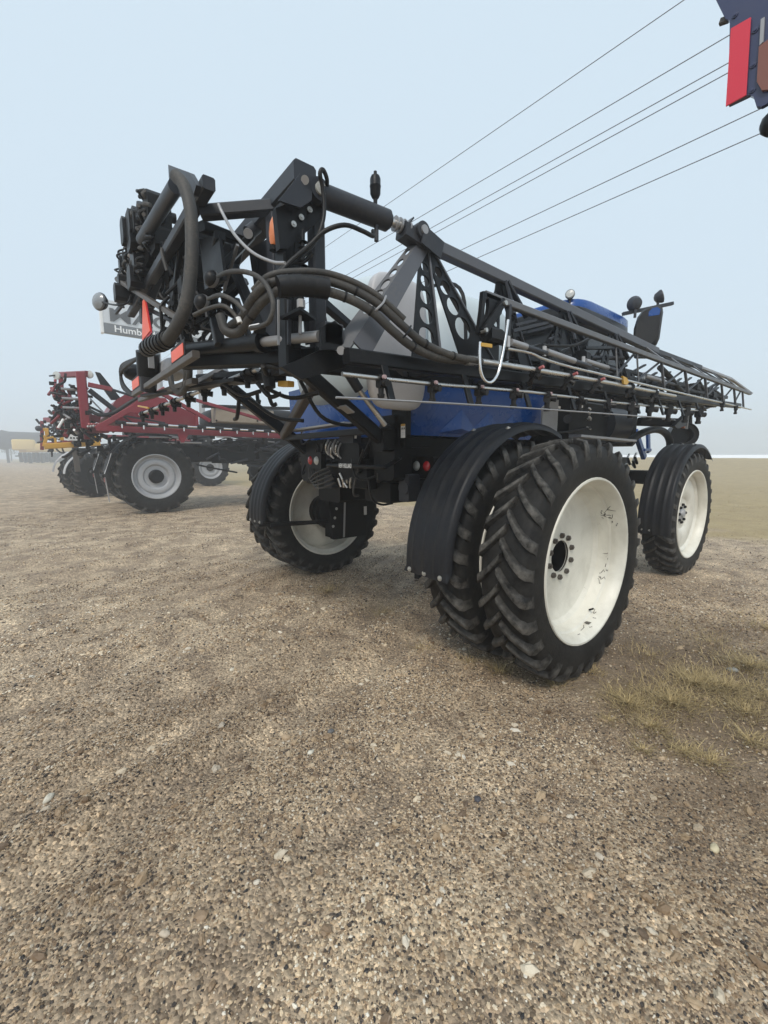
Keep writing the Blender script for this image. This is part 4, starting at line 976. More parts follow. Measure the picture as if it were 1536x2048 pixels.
# reflectors and slow-vehicle emblem, all facing backwards
def facing_plate(name, mat, c, w, h, t, par, x=0.0): return P_box(par, name, mat, np.array(c) + V(x, 0, 0), (t, w, h), 0.05)
for c, w, h in (((-2.470, -0.416, 2.568), 0.36, 0.082), ((-2.470, 1.498, 2.597), 0.44, 0.095)):
    rp = facing_plate('reflector_plate', 'dark', c, w + 0.06, h + 0.05, 0.006, CF); facing_plate('reflector', 'orange', c, w, h, 0.004, rp, -0.006)
c = np.array((-2.500, 0.576, 3.040)); smv = [c + V(0, y, z) for y, z in ((-0.20, -0.14), (0.20, -0.14), (0.045, 0.175), (-0.045, 0.175))]
MB().poly([p + V(0.008, (p[1] - c[1]) * 0.12, (p[2] - c[2]) * 0.12) for p in smv], 0.005, (1, 0, 0)).build('emblem_border', 'redref', CF)
MB().poly(smv, 0.005, (1, 0, 0)).build('slow_vehicle_emblem', 'orange', CF)
P_bar(CF, 'emblem_post', 'grey', c + V(0.03, 0.02, -0.42), c + V(0.03, 0.0, 0.05), 0.05, 0.02)
# lamp on a thin arm
le = np.array((-2.720, 1.763, 3.474)); P_tube(CF, 'lamp_arm', 'dark', [le + V(0.02, 0, 0), (-2.700, 0.796, 3.187), (-2.620, 0.645, 3.181), (-2.500, 1.203, 3.433)], 0.008)
MB().lathe([(0.0001, 0.05), (0.05, 0.045), (0.085, 0.02), (0.09, 0.0), (0.085, -0.012), (0.0001, -0.018)], le, nrm(V(-0.9, -0.6, 0.05)), 24).build('work_lamp', 'lampglass', CF)
MB().lathe([(0.094, 0.004), (0.096, -0.01), (0.07, -0.05), (0.03, -0.06), (0.0001, -0.06)], le, nrm(V(-0.9, -0.6, 0.05)), 24).build('lamp_housing', 'char', CF)
P_bar(CF, 'lamp_bracket', 'black', (-2.450, 2.720, 3.655), (-2.420, 1.504, 3.597), 0.03, 0.05)
P_bar(CF, 'side_bar', 'bronze', (-2.550, 1.606, 3.688), (-2.420, -0.358, 2.832), 0.05, 0.04)
P_bar(CF, 'side_bar', 'black', (-2.450, 0.591, 3.141), (-2.380, -0.330, 2.791), 0.04, 0.03)

# valve manifold with its tangle of hoses
MF = empty('valve_manifold', (0, 0, 0), 0, SP)
mc = np.array((-2.400, 0.910, 3.741))
for i in range(6):
    for j in range(4):
        p = mc + V(0.03 * j, 0.62 - 0.26 * i, 0.18 - 0.12 * j + 0.02 * (i % 2))
        P_cyl(MF, 'valve', 'plas', p + V(-0.10, 0, 0), p + V(0.10, 0.0, 0.01), 0.045, 0.04, 12)
for i in range(5): P_box(MF, 'manifold_block', 'dark', mc + V(0.02, 0.6 - 0.3 * i, 0.0), (0.14, 0.24, 0.40), 0.15)
for i in range(18): P_box(MF, 'manifold_block', 'plas', mc + V(RNG.uniform(-0.1, 0.12), RNG.uniform(-0.72, 0.95), RNG.uniform(-0.36, 0.22)), tuple(RNG.uniform(0.10, 0.24, 3)), 0.2)
for i in range(70):
    y = RNG.uniform(-0.78, 0.95); z = RNG.uniform(-0.25, 0.28); a = mc + V(-0.08, y, z); r = RNG.uniform(0.02, 0.06)
    P_tube(MF, 'valve_hose', 'hoseb' if i % 3 else 'hose', [a, a + V(-r, 0.02, -0.02), a + V(-r * 1.1, RNG.uniform(-0.05, 0.05), -r), a + V(-0.01, RNG.uniform(-0.1, 0.1), -r * 1.6)], RNG.choice([0.010, 0.013, 0.016]), 7, 4)
for i in range(14):
    a = mc + V(-0.10, RNG.uniform(-0.7, 0.7), RNG.uniform(-0.2, 0.12)); P_cyl(MF, 'hose_collar', 'grey', a, a + V(-0.02, RNG.uniform(-0.02, 0.02), 0.015), 0.020, None, 10)
P_cyl(MF, 'filter_canister', 'char', (-2.480, 0.503, 3.866), (-2.480, 0.414, 3.958), 0.055, 0.05, 16)
for i in range(26): P_box(MF, 'manifold_block', 'dark', mc + V(RNG.uniform(-0.06, 0.14), RNG.uniform(-0.70, 0.85), RNG.uniform(-0.30, 0.16)), tuple(RNG.uniform(0.10, 0.22, 3)), 0.2)
# second cluster further in
mc2 = np.array((-2.200, -0.137, 3.241))
for i in range(40): P_box(MF, 'manifold_block', 'dark', mc2 + V(RNG.uniform(-0.12, 0.1), RNG.uniform(-0.3, 0.7), RNG.uniform(-0.30, 0.2)), (0.12, 0.14, 0.20), 0.15)
for i in range(44):
    a = mc2 + V(RNG.uniform(-0.2, 0.1), RNG.uniform(-0.35, 0.7), RNG.uniform(-0.3, 0.35)); b = a + V(RNG.uniform(-0.1, 0.1), RNG.uniform(-0.2, 0.2), RNG.uniform(-0.35, -0.1))
    P_tube(MF, 'valve_hose', 'hoseb' if i % 4 else 'hose', [a, lerp(a, b, 0.3) + jit(0.04), lerp(a, b, 0.7) + jit(0.04), b], 0.014, 7, 4)

# big suction hose and its corrugated end
HS = empty('hose_run', (0, 0, 0), 0, SP)
P_tube(HS, 'suction_hose', 'hose', [(-2.584, -1.108, 3.421), (-2.561, -1.177, 3.344), (-2.550, -1.238, 3.195), (-2.560, -1.264, 2.997), (-2.579, -1.255, 2.807), (-2.609, -1.231, 2.656), (-2.649, -1.165, 2.553), (-2.677, -1.062, 2.499)], 0.036, 14, 6)
cor = smooth_path([(-2.669, -1.066, 2.511), (-2.693, -0.959, 2.500), (-2.711, -0.813, 2.514), (-2.722, -0.636, 2.514)], 5)
for i in range(len(cor) - 1): P_cyl(HS, 'hose_ring', 'plas' if i % 2 else 'hose', cor[i], cor[i + 1], 0.054 if i % 2 else 0.045, None, 16)
P_cyl(HS, 'pump_housing', 'black', (-2.420, 0.991, 2.841), (-2.420, 1.078, 2.623), 0.11, 0.10, 20); P_cyl(HS, 'pump_cap', 'char', (-2.420, 1.052, 2.619), (-2.420, 1.109, 2.475), 0.085, 0.075, 20)
MB().ball((-2.350, 2.366, 2.858), 0.13, 14, (1, 1.3, 0.8)).build('pump_body', 'black', HS)
superbox(np.array((-2.200, 0.998, 2.698)), (0.12, 0.28, 0.10), 3).build('foam_canister', 'lightgrey', HS, 60)
for k in range(3): P_tube(HS, 'loop_hose', 'hoseb', [(-2.450, 1.324, 2.846), V(*(-2.500, 2.222, 2.837)) + V(0, 0, 0.03 * k), V(*(-2.500, 2.248, 2.643)) + V(0, 0, 0.03 * k), (-2.450, 1.827, 2.499)], 0.018)
for px in (0, 1):
    P_tube(HS, 'drop_hose', 'hose', [V(*(-2.300, 0.053, 2.590)) + V(0, -0.1 * px, 0), V(*(-2.300, 0.085, 2.461)) + V(0, -0.1 * px, 0), V(*(-2.320, 0.200, 2.361)) + V(0, -0.05 * px, 0), V(*(-2.320, 0.486, 2.439)), (-2.320, 0.570, 2.580)], 0.026)
# the pair of hoses that runs from the frame out along the wing, bound with tape over the mast
main1 = [(-2.423, -1.450, 2.538), (-2.394, -1.550, 2.568), (-2.371, -1.660, 2.642), (-2.316, -1.760, 2.701), (-2.172, -1.820, 2.738), (-2.026, -1.860, 2.751), (-1.878, -1.920, 2.716), (-1.748, -1.980, 2.648), (-1.615, -2.020, 2.554), (-1.455, -2.040, 2.475), (-1.220, -2.050, 2.436), (-0.921, -2.040, 2.441)]
main2 = [(-2.472, -1.420, 2.595), (-2.453, -1.450, 2.505), (-2.397, -1.500, 2.498), (-2.363, -1.600, 2.567), (-2.327, -1.700, 2.631), (-2.258, -1.790, 2.676), (-2.124, -1.840, 2.698), (-1.939, -1.900, 2.676), (-1.804, -1.960, 2.615), (-1.675, -2.000, 2.520), (-1.535, -2.020, 2.449), (-1.313, -2.030, 2.414), (-0.987, -2.020, 2.442)]
P_tube(HS, 'spray_hose', 'hose', main1, 0.024, 12); P_tube(HS, 'spray_hose', 'hose', main2, 0.026, 12)
P_tube(HS, 'spray_hose', 'hose', [V(*p) + V(0, -0.01, 0.035) for p in main1[2:9]], 0.018, 10)
tp = [V(*p) + V(0, 0, -0.02) for p in ((-2.295, -1.810, 2.691), (-2.207, -1.830, 2.714), (-2.114, -1.850, 2.725), (-2.033, -1.870, 2.726))]
wr = smooth_path(tp, 3)
for i in range(len(wr) - 1): P_cyl(HS, 'tape_wrap', 'plas', wr[i], lerp(wr[i], wr[i + 1], 1.04), 0.052 + 0.002 * (i % 2), 0.056, 16)
P_tube(HS, 'hose_tie', 'grey', [(-1.775, -2.060, 2.673), (-1.812, -2.080, 2.624), (-1.854, -2.080, 2.584), (-1.845, -2.060, 2.581)], 0.006, 6); P_tube(HS, 'hose_tie', 'black', [(-1.580, -2.050, 2.554), (-1.629, -2.080, 2.505), (-1.658, -2.070, 2.470)], 0.006, 6)
for src, ts in ((main1, (3, 6, 7, 9, 10)), (main2, (3, 7, 8, 10))):
    for t_ in ts:
        q = np.array(src[t_]); dq = nrm(np.array(src[t_ + 1]) - np.array(src[t_ - 1])); P_cyl(HS, 'hose_band', 'hoseb', q - dq * 0.006, q + dq * 0.006, 0.0285, None, 12)
P_cyl(HS, 'hose_coupler', 'steel', (-1.065, -2.030, 2.433), (-0.962, -2.030, 2.443), 0.032)
# elbows with sensor heads and their cables
for k, (c, ax_) in enumerate((((-2.360, -0.954, 2.958), (-0.6, -0.3, 0.1)), ((-2.400, -0.846, 2.832), (-0.6, -0.3, 0.1)))):
    c = np.array(c); e = empty('flow_meter', c, 0, HS)
    MB().ball((0, 0, 0), 0.052, 16).build('meter_body', 'plas', e, 60); MB().lathe([(0.054, 0.012), (0.056, 0.0), (0.054, -0.012)], (0, 0, 0), ax_, 20).build('meter_ring', 'grey', e)
P_tube(HS, 'cable', 'hose', [(-2.360, -1.076, 2.938), (-2.477, -1.628, 2.759), (-2.438, -1.797, 2.708), (-2.405, -1.899, 2.638), (-2.391, -1.953, 2.536), (-2.401, -1.933, 2.459), (-2.416, -1.859, 2.445), (-2.440, -1.774, 2.450)], 0.012, 8)
P_tube(HS, 'cable', 'hose', [(-2.400, -0.980, 2.818), (-2.493, -1.500, 2.675), (-2.474, -1.657, 2.606), (-2.450, -1.754, 2.529)], 0.012, 8)
P_tube(HS, 'cable', 'hose', [(-2.614, -1.423, 2.566), (-2.559, -1.528, 2.587), (-2.517, -1.627, 2.580), (-2.476, -1.667, 2.533), (-2.463, -1.685, 2.486)], 0.011, 8)
P_cyl(HS, 'cable_plug', 'white', (-2.440, -1.774, 2.450), (-2.399, -1.805, 2.461), 0.014, None, 10); P_cyl(HS, 'cable_plug', 'white', (-2.465, -1.679, 2.518), (-2.459, -1.688, 2.492), 0.014, None, 10)
P_tube(HS, 'cable', 'grey', [(-2.496, -1.553, 3.110), (-2.480, -1.576, 3.053), (-2.461, -1.677, 2.923), (-2.419, -1.794, 2.810), (-2.368, -1.912, 2.740), (-2.345, -1.999, 2.712)], 0.008, 8)
P_tube(HS, 'cable', 'hoseb', [(-2.239, -1.720, 2.783), (-2.173, -1.740, 2.860), (-2.074, -1.760, 2.957), (-2.000, -1.800, 3.036), (-1.901, -1.850, 3.078), (-1.780, -1.850, 3.084), (-1.682, -1.820, 3.098), (-1.652, -1.780, 3.150)], 0.013, 8)
P_tube(HS, 'cable', 'hoseb', [(-2.127, -1.740, 2.872), (-2.017, -1.740, 3.017), (-1.969, -1.740, 3.152), (-1.973, -1.740, 3.281), (-2.002, -1.760, 3.342), (-1.982, -1.760, 3.370), (-1.945, -1.740, 3.342), (-1.917, -1.680, 3.312)], 0.012, 8)
P_tube(HS, 'cable', 'hoseb', [(-2.262, -1.720, 2.772), (-2.193, -1.720, 2.840), (-2.098, -1.720, 2.876), (-2.048, -1.740, 2.930)], 0.011, 8)

# rear spray line that hangs under the frame
SL = empty('tail_spray_line', (0, 0, 0), 0, SP)
S0, S1 = np.array((-2.280, 2.610, 2.355)), np.array((-2.050, -0.901, 2.431))
P_cyl(SL, 'spray_tube', 'steel', S0, S1, 0.019, None, 12)
for i in range(8):
    p = lerp(S0, S1, 0.04 + 0.13 * i); nozzle(SL, p, 1.1, False, 1.2); P_cyl(SL, 'tube_clamp', 'plas', lerp(S0, S1, 0.02 + 0.13 * i), lerp(S0, S1, 0.07 + 0.13 * i), 0.030, None, 12)
P_cyl(SL, 'valve_stem', 'plas', (-2.020, -1.010, 2.429), (-2.020, -1.041, 2.286), 0.05, 0.04); P_bar(SL, 'valve_lever', 'brass', (-2.300, 2.546, 2.460), (-2.280, 1.986, 2.387), 0.02, 0.02)
P_bar(SL, 'valve_lever', 'brass', (-1.950, -1.073, 2.313), (-1.950, -1.231, 2.293), 0.05, 0.04)
for i in range(10):
    a = V(*(-2.050, -0.928, 2.243)) + V(RNG.uniform(-0.1, 0.3), RNG.uniform(-0.4, 0.5), RNG.uniform(-0.05, 0.2)); b = a + V(RNG.uniform(0, 0.3), RNG.uniform(-0.4, 0.2), RNG.uniform(-0.2, 0.1))
    P_tube(SL, 'hose', 'hoseb', [a, lerp(a, b, 0.5) + V(0, 0, -0.06), b], 0.016)

# parallel lift links down to the chassis
LK = empty('lift_linkage', (0, 0, 0), 0, SP)
P_bar(LK, 'lift_arm', 'black', (-1.924, -1.020, 2.561), (-0.934, -1.000, 1.924), 0.09, 0.11)
P_bar(LK, 'lift_arm', 'black', (-1.843, 0.750, 2.652), (-0.678, 0.750, 1.800), 0.09, 0.12)
P_bar(LK, 'lift_arm', 'black', (-1.432, 0.750, 3.389), (-0.576, 0.750, 2.495), 0.08, 0.10)
P_bar(LK, 'cross_tube', 'bronze', (-1.100, 0.700, 2.034), (-1.415, -0.600, 2.438), 0.09, 0.09)
P_bar(LK, 'cross_plate', 'lightgrey', (-1.039, 0.600, 2.090), (-1.005, -0.550, 2.115), 0.14, 0.02)
P_bar(LK, 'cross_tube', 'black', (-1.088, 0.700, 2.011), (-1.054, -0.900, 2.021), 0.06, 0.06)
P_cyl(LK, 'lift_cylinder', 'char', (-1.430, -1.120, 2.485), (-1.298, -1.120, 2.327), 0.04); P_cyl(LK, 'lift_rod', 'steel', (-1.298, -1.120, 2.327), (-1.030, -1.120, 2.062), 0.022)
P_bar(LK, 'arm_clamp', 'grey', (-1.446, -1.080, 2.194), (-1.361, -1.080, 2.145), 0.13, 0.012)
P_box(LK, 'pivot_foot', 'dark', (-0.934, -1.000, 1.942), (0.16, 0.16, 0.20), 0.1)
P_tube(LK, 'hose', 'hoseb', [(-1.707, -0.900, 2.391), (-1.535, -0.900, 2.132), (-1.292, -0.900, 2.063), (-1.081, -0.900, 2.094)], 0.016)

# ------------------------------------------------------------------ engine bay, cab and front of the blue sprayer
EB = empty('engine_bay', (0, 0, 0), 0, SP)
P_box(EB, 'side_box', 'dark', (2.35, -0.98, 2.20), (1.05, 0.5, 0.62), 0.05)
MB().poly([(1.154, -1.260, 2.051), (1.479, -1.260, 2.061), (1.483, -1.260, 2.458), (1.308, -1.260, 2.444), (1.148, -1.260, 2.348)], 0.02).build('heat_shield', 'grey', EB)
P_cyl(EB, 'filter_cover', 'char', (1.738, -1.260, 2.251), (1.850, -1.200, 2.261), 0.055)
P_box(EB, 'decal', 'white', (1.541, -1.245, 2.377), (0.06, 0.006, 0.03)); P_box(EB, 'decal', 'white', (2.083, -1.245, 2.427), (0.07, 0.006, 0.03))
for i in range(8):
    p = V(*(2.235, -1.270, 2.391)) + V(RNG.uniform(-0.05, 0.05), 0, RNG.uniform(-0.28, 0.05)); P_cyl(EB, 'fitting', 'steel', p, p + V(0.05, 0, RNG.uniform(-0.03, 0.03)), 0.012, None, 8)
P_tube(EB, 'hose', 'hoseb', [(1.437, -1.270, 2.071), (1.907, -1.270, 2.112), (2.292, -1.270, 2.171)], 0.014)
P_bar(EB, 'step_plate', 'grey', (1.237, -1.620, 2.018), (2.706, -1.620, 1.996), 0.14, 0.03)
P_cyl(EB, 'air_tank', 'char', (2.9, -1.05, 2.25), (3.5, -1.05, 2.25), 0.28, None, 24)
P_box(EB, 'hydraulic_tank', 'dark', (3.5, -0.95, 2.3), (0.9, 0.5, 0.7), 0.08)
P_box(EB, 'blue_panel', 'blue', (3.259, -1.150, 2.325), (0.16, 0.02, 0.34))
P_box(EB, 'engine_cover', 'dark', (1.95, 0, 2.6), (0.9, 1.6, 1.3), 0.08)
P_box(EB, 'under_box', 'dark', (1.9, -0.9, 1.62), (1.2, 0.4, 0.36), 0.1)
P_box(EB, 'under_box', 'dark', (3.2, -0.9, 1.60), (0.5, 0.4, 0.3), 0.1)
for i in range(12):
    p = V(3.55 + RNG.uniform(-0.3, 0.3), -1.25 + RNG.uniform(-0.05, 0.1), 1.5 + RNG.uniform(-0.25, 0.3)); P_tube(EB, 'hose', 'hoseb', [p, p + V(0.1, 0, -0.1), p + V(0.25, 0.1, -0.05)], 0.018)
    if i < 6: P_cyl(EB, 'fitting', 'steel', p, p + V(0.03, -0.01, 0.06), 0.014, None, 8)
# cab
CB = empty('cab', (0, 0, 0), 0, SP); CB['label'] = 'dark glazed cab with a blue roof'
cx0, cx1 = 2.55, 4.15
P_box(CB, 'cab_floor', 'dark', (3.35, 0, 2.15), (1.6, 1.7, 0.2))
for x in (cx0, cx1):
    for s in (-1, 1): P_bar(CB, 'pillar', 'black', (x, s * 0.82, 2.2), (x + (0.05 if x > 4 else -0.05), s * 0.80, 3.72), 0.09, 0.07)
P_box(CB, 'rear_glass', 'glass', (cx0 - 0.01, 0, 2.95), (0.02, 1.5, 1.4)); P_box(CB, 'side_glass', 'glass', (3.35, -0.83, 2.95), (1.5, 0.02, 1.4)); P_box(CB, 'side_glass', 'glass', (3.35, 0.83, 2.95), (1.5, 0.02, 1.4))
P_box(CB, 'windscreen', 'glass', (cx1 + 0.02, 0, 2.95), (0.02, 1.5, 1.4))
rf = superbox((3.36, 0, 3.74), (1.03, 0.92, 0.15), 6).build('cab_roof', 'black', CB, 60); superbox((3.46, 0, 3.86), (0.94, 0.90, 0.16), 6).build('roof_cover', 'blue', CB, 60)
P_box(CB, 'roof_lip', 'char', (2.45, 0, 3.66), (0.16, 1.5, 0.14), 0.2)
def work_lamp(par, c, ax, r=0.085):
    e = empty('work_lamp', c, 0, par); a = nrm(ax)
    MB().lathe([(0.0001, 0.02), (0.8 * r, 0.014), (r, 0.0)], (0, 0, 0), a, 20).build('lamp_lens', 'lens', e)
    MB().lathe([(r * 1.04, 0.004), (r * 1.05, -0.02), (0.7 * r, -0.09), (0.3 * r, -0.11), (0.0001, -0.11)], (0, 0, 0), a, 20).build('lamp_housing', 'char', e)
    P_cyl(e, 'lamp_stem', 'char', (-a[0] * 0.05, -a[1] * 0.05, -r * 0.8), (-a[0] * 0.05, -a[1] * 0.05, -r * 2.0), 0.02); return e
work_lamp(CB, (2.551, -0.750, 4.027), (-0.9, -0.4, 0.1), 0.06)
P_bar(CB, 'lamp_bar', 'char', (4.011, -0.850, 4.029), (4.700, -1.300, 4.212), 0.06, 0.05)
work_lamp(CB, (4.140, -0.950, 4.179), (0.3, 0.4, 0.1), 0.11); work_lamp(CB, (4.532, -1.200, 4.316), (0.3, -0.6, 0.2), 0.095)
mi = empty('mirror', (3.667, -1.350, 3.650), 0, CB); mi['label'] = 'large black wing mirror with a blue upper glass'
sh = [(-0.16, -0.30), (-0.10, -0.34), (0.08, -0.34), (0.15, -0.30), (0.185, -0.20), (0.205, 0.20), (0.19, 0.28), (0.13, 0.32), (0.0, 0.32), (-0.09, 0.28), (-0.16, 0.18), (-0.20, 0.0), (-0.20, -0.20)]
u, v_ = nrm(V(0.36, -0.93, 0)), V(0, 0, 1); nn = np.cross(u, v_)
MB().loft([[u * a * s1 + v_ * b * s1 + nn * o for a, b in sh] for s1, o in ((0.78, -0.05), (0.86, -0.03), (0.86, 0.03), (0.74, 0.08))]).build('mirror_shell', 'plas', mi)
MB().poly([u * a * 0.70 + v_ * b * 0.70 + nn * 0.084 for a, b in sh], 0.006, nn).build('mirror_glass', 'plas', mi)
MB().poly([u * a + v_ * b + nn * 0.090 for a, b in ((0.0, 0.13), (0.13, 0.13), (0.14, 0.20), (0.10, 0.24), (0.04, 0.235), (0.0, 0.19))], 0.004, nn).build('mirror_sticker', 'blue', mi)
P_bar(CB, 'mirror_arm', 'char', (4.065, -1.300, 3.970), (3.880, -1.350, 3.794), 0.03, 0.03)
# front corner: boom rest, exhaust pipe, step frame, lamp can
FR = empty('boom_rest', (0, 0, 0), 0, SP)
P_bar(FR, 'rest_arm', 'dark', (3.628, -1.350, 2.309), (4.004, -1.750, 2.282), 0.14, 0.12)
MB().poly([(3.655, -1.780, 2.221), (4.159, -1.780, 2.440), (4.210, -1.780, 2.260), (3.805, -1.780, 2.186)], 0.05).build('rest_gusset', 'black', FR)
P_bar(FR, 'rest_plate', 'lightgrey', (3.802, -1.350, 2.370), (3.829, -1.750, 2.316), 0.10, 0.02)
P_bar(FR, 'rest_post', 'grey', (4.179, -1.800, 2.512), (4.179, -1.800, 2.199), 0.03, 0.02)
P_tube(FR, 'drain_hose', 'hoseb', [(5.623, -1.400, 2.518), (5.672, -1.400, 2.347)], 0.05)
P_tube(FR, 'intake_pipe', 'plas', [(3.332, -1.350, 2.002), (3.621, -1.380, 2.125), (4.085, -1.400, 2.208), (4.449, -1.420, 2.181), (4.658, -1.440, 2.059), (4.731, -1.440, 1.858)], 0.055, 14)
MB().lathe([(0.0001, -0.10), (0.12, -0.10), (0.13, 0.0), (0.20, 0.005), (0.205, 0.03), (0.205, -0.22), (0.17, -0.27), (0.0001, -0.27)], (4.949, -1.550, 2.144), (-0.8, -0.55, 0.0), 28).build('air_cleaner', 'plas', FR)
P_box(FR, 'marker_lamp', 'amber', (4.229, -1.750, 2.248), (0.10, 0.05, 0.07), 0.2)
P_bar(FR, 'ladder_side', 'blue', (4.424, -1.000, 2.215), (4.891, -1.000, 1.774), 0.07, 0.10); P_bar(FR, 'ladder_side', 'blue', (4.977, -1.000, 2.209), (5.073, -1.000, 1.862), 0.04, 0.10)
P_bar(FR, 'ladder_step', 'blue', (4.778, -1.000, 1.904), (5.064, -1.000, 1.906), 0.10, 0.05)

# ------------------------------------------------------------------ the parked row behind: red sprayer
def silver_wheel(par, loc, R, w, name='rear_wheel', rr=None, text=None, rz=0.0):
    e = empty(name, loc, rz, par); rr = rr or 0.56 * R
    key = ('s', round(R, 3), round(w, 3))
    if key not in WHEEL_ME:
        o = tyre_mesh(R, w, rr, 20, 0.06, 0.26).build('tyre', 'rubber', e, 40); WHEEL_ME[key] = o.data
        q = MB(); k = 0.46 * w
        q.lathe([(rr + 0.02, k - 0.01), (rr + 0.02, k + 0.012), (rr - 0.01, k + 0.014), (rr - 0.03, k - 0.02), (rr - 0.05, k - 0.06), (rr - 0.06, k - 0.09), (rr - 0.09, k - 0.13), (rr - 0.12, k - 0.135),
                 (rr - 0.16, k - 0.10), (rr - 0.24, k - 0.085), (rr - 0.30, k - 0.10), (rr - 0.34, k - 0.14), (0.20, k - 0.15), (0.0001, k - 0.15)], (0, 0, 0), (0, -1, 0), 44)
        r_ = q.build('rim', 'silver', e, 30); WHEEL_ME[key + ('r',)] = r_.data
        h = MB().lathe([(0.22, k - 0.16), (0.21, k - 0.06), (0.17, k - 0.03), (0.0001, k - 0.03)], (0, 0, 0), (0, -1, 0), 22).build('hub', 'dark', e); WHEEL_ME[key + ('h',)] = h.data
    else:
        for n_, kk in (('tyre', key), ('rim', key + ('r',)), ('hub', key + ('h',))):
            o = bpy.data.objects.new(n_, WHEEL_ME[kk]); col.objects.link(o); o.parent = e
    if text:
        for i, chh in enumerate(text):
            a = math.radians(-24 + 9.0 * i); r = 0.5 * (rr + R) + 0.02
            m_ = text_mesh(chh, 0.15, 0.02, 0.004); t = link('lettering', m_, 'plas', e, None)
            t.matrix_world = Matrix.Translation(Vector(loc)) @ frame_mat((r * math.sin(a), -0.505 * w, r * math.cos(a)), (math.cos(a), 0, -math.sin(a)), (math.sin(a), 0, math.cos(a)))
    return e

def thin_fender(par, c, R, y0, y1, th0, th1, mat='fend'):
    return fender_mesh(R, y0, y1, th0, th1, 0.0, 1, 18).build('fender', mat, par, 50, c)

def clutter(par, c, s, n, names=('hose', 'valve', 'pipe'), mats=('hoseb', 'plas', 'char'), seed=1, rad=0.022):
    g = np.random.default_rng(seed); c = np.asarray(c, float); s = np.asarray(s, float)
    for i in range(n):
        a = c + g.uniform(-0.5, 0.5, 3) * s; k = i % 3
        if k == 0:
            b = a + g.uniform(-0.35, 0.35, 3) * s; P_tube(par, names[0], mats[0], [a, lerp(a, b, 0.35) + g.normal(0, 0.06, 3), lerp(a, b, 0.7) + g.normal(0, 0.06, 3) - V(0, 0, 0.05), b], rad, 7, 4)
        elif k == 1: P_box(par, names[1], mats[1], a, tuple(g.uniform(0.06, 0.20, 3)), 0.15)
        else: P_cyl(par, names[2], mats[2], a, a + g.uniform(-0.25, 0.25, 3) * s, rad * 1.2, None, 8)

RS = empty('field_sprayer', (-0.8, 10.8, 0)); RS_O = V(-0.8, 10.8, 0)
tag(RS, 'red boom sprayer with silver wheels parked behind the blue sprayer', 'sprayer')
RS.location = (0, 0, 0)
YR = 10.75
silver_wheel(RS, (-0.66, YR + 0.35, 1.16), 1.17, 0.70, 'rear_wheel', 0.68, 'GOODYEAR')
silver_wheel(RS, (-0.66, 14.9, 1.16), 1.17, 0.70, 'rear_wheel', 0.68)
for yy in (YR + 0.35, 14.9):
    f = thin_fender(RS, (-0.66, 0, 1.16), 1.36, yy - 0.30, yy + 0.36, 0.12, math.radians(118))
    for y2 in (yy - 0.22,):
        P_bar(f, 'mudflap', 'grey', (-1.36, y2, 0.02), (-1.30, y2, -0.72), 0.16, 0.02, (1, 0, 0)); P_bar(f, 'flap_reflector', 'pink', (-1.385, y2, 0.0), (-1.38, y2, -0.12), 0.14, 0.01, (1, 0, 0))
        P_bar(f, 'flap_bar', 'dark', (-1.42, yy - 0.4, 0.06), (-1.42, yy + 0.4, 0.06), 0.05, 0.07)
    P_bar(f, 'fender_edge', 'lightgrey', (-1.37, yy - 0.26, 0.12), (-1.16, yy - 0.26, 0.72), 0.14, 0.012, (1, 0, 0.4))
# chassis
RC = empty('chassis', (0, 0, 0), 0, RS)
P_bar(RC, 'frame_rail', 'dark', (-1.6, 12.4, 1.95), (6.0, 12.4, 1.95), 0.2, 0.4); P_bar(RC, 'frame_rail', 'dark', (-1.6, 13.6, 1.95), (6.0, 13.6, 1.95), 0.2, 0.4)
P_bar(RC, 'axle', 'dark', (-0.66, YR + 0.5, 1.25), (-0.66, 14.9, 1.25), 0.3, 0.3)
for c, s in (((2.0, 11.5, 1.95), (1.3, 0.9, 0.8)), ((3.6, 11.5, 1.8), (1.6, 0.9, 1.3)), ((0.6, 11.9, 1.9), (1.4, 0.7, 0.6)), ((5.0, 11.8, 2.0), (1.4, 1.2, 1.1)), ((-0.6, 12.3, 2.15), (1.2, 0.5, 0.5))): P_box(RC, 'side_box', 'dark', c, s, 0.05)
P_tube(RC, 'wheel_arch', 'char', [(3.2, 11.0, 0.9), (3.35, 11.0, 1.7), (4.0, 11.0, 2.2), (4.8, 11.0, 2.25)], 0.03, 8)
silver_wheel(RS, (5.0, YR + 0.5, 1.1), 1.13, 0.62, 'front_wheel', 0.66); silver_wheel(RS, (5.0, 15.0, 1.1), 1.13, 0.62, 'front_wheel', 0.66)
P_box(RC, 'light_strip', 'white', (3.35, 11.03, 1.62), (0.26, 0.02, 0.06))
for i in range(9): P_box(RC, 'stud', 'lightgrey', np.array((-0.389, 11.000, 2.368)) + V(0.22 * i, 0, -0.01 * i), (0.05, 0.03, 0.05))
clutter(RC, (2.6, 10.95, 1.95), (4.6, 0.25, 1.0), 60, ('hose', 'valve', 'pipe'), ('hoseb', 'dark', 'char'), 31, 0.03)
clutter(RC, (1.2, 10.9, 2.35), (3.6, 0.2, 0.3), 24, ('hose', 'valve', 'pipe'), ('hoseb', 'plas', 'grey'), 32, 0.02)
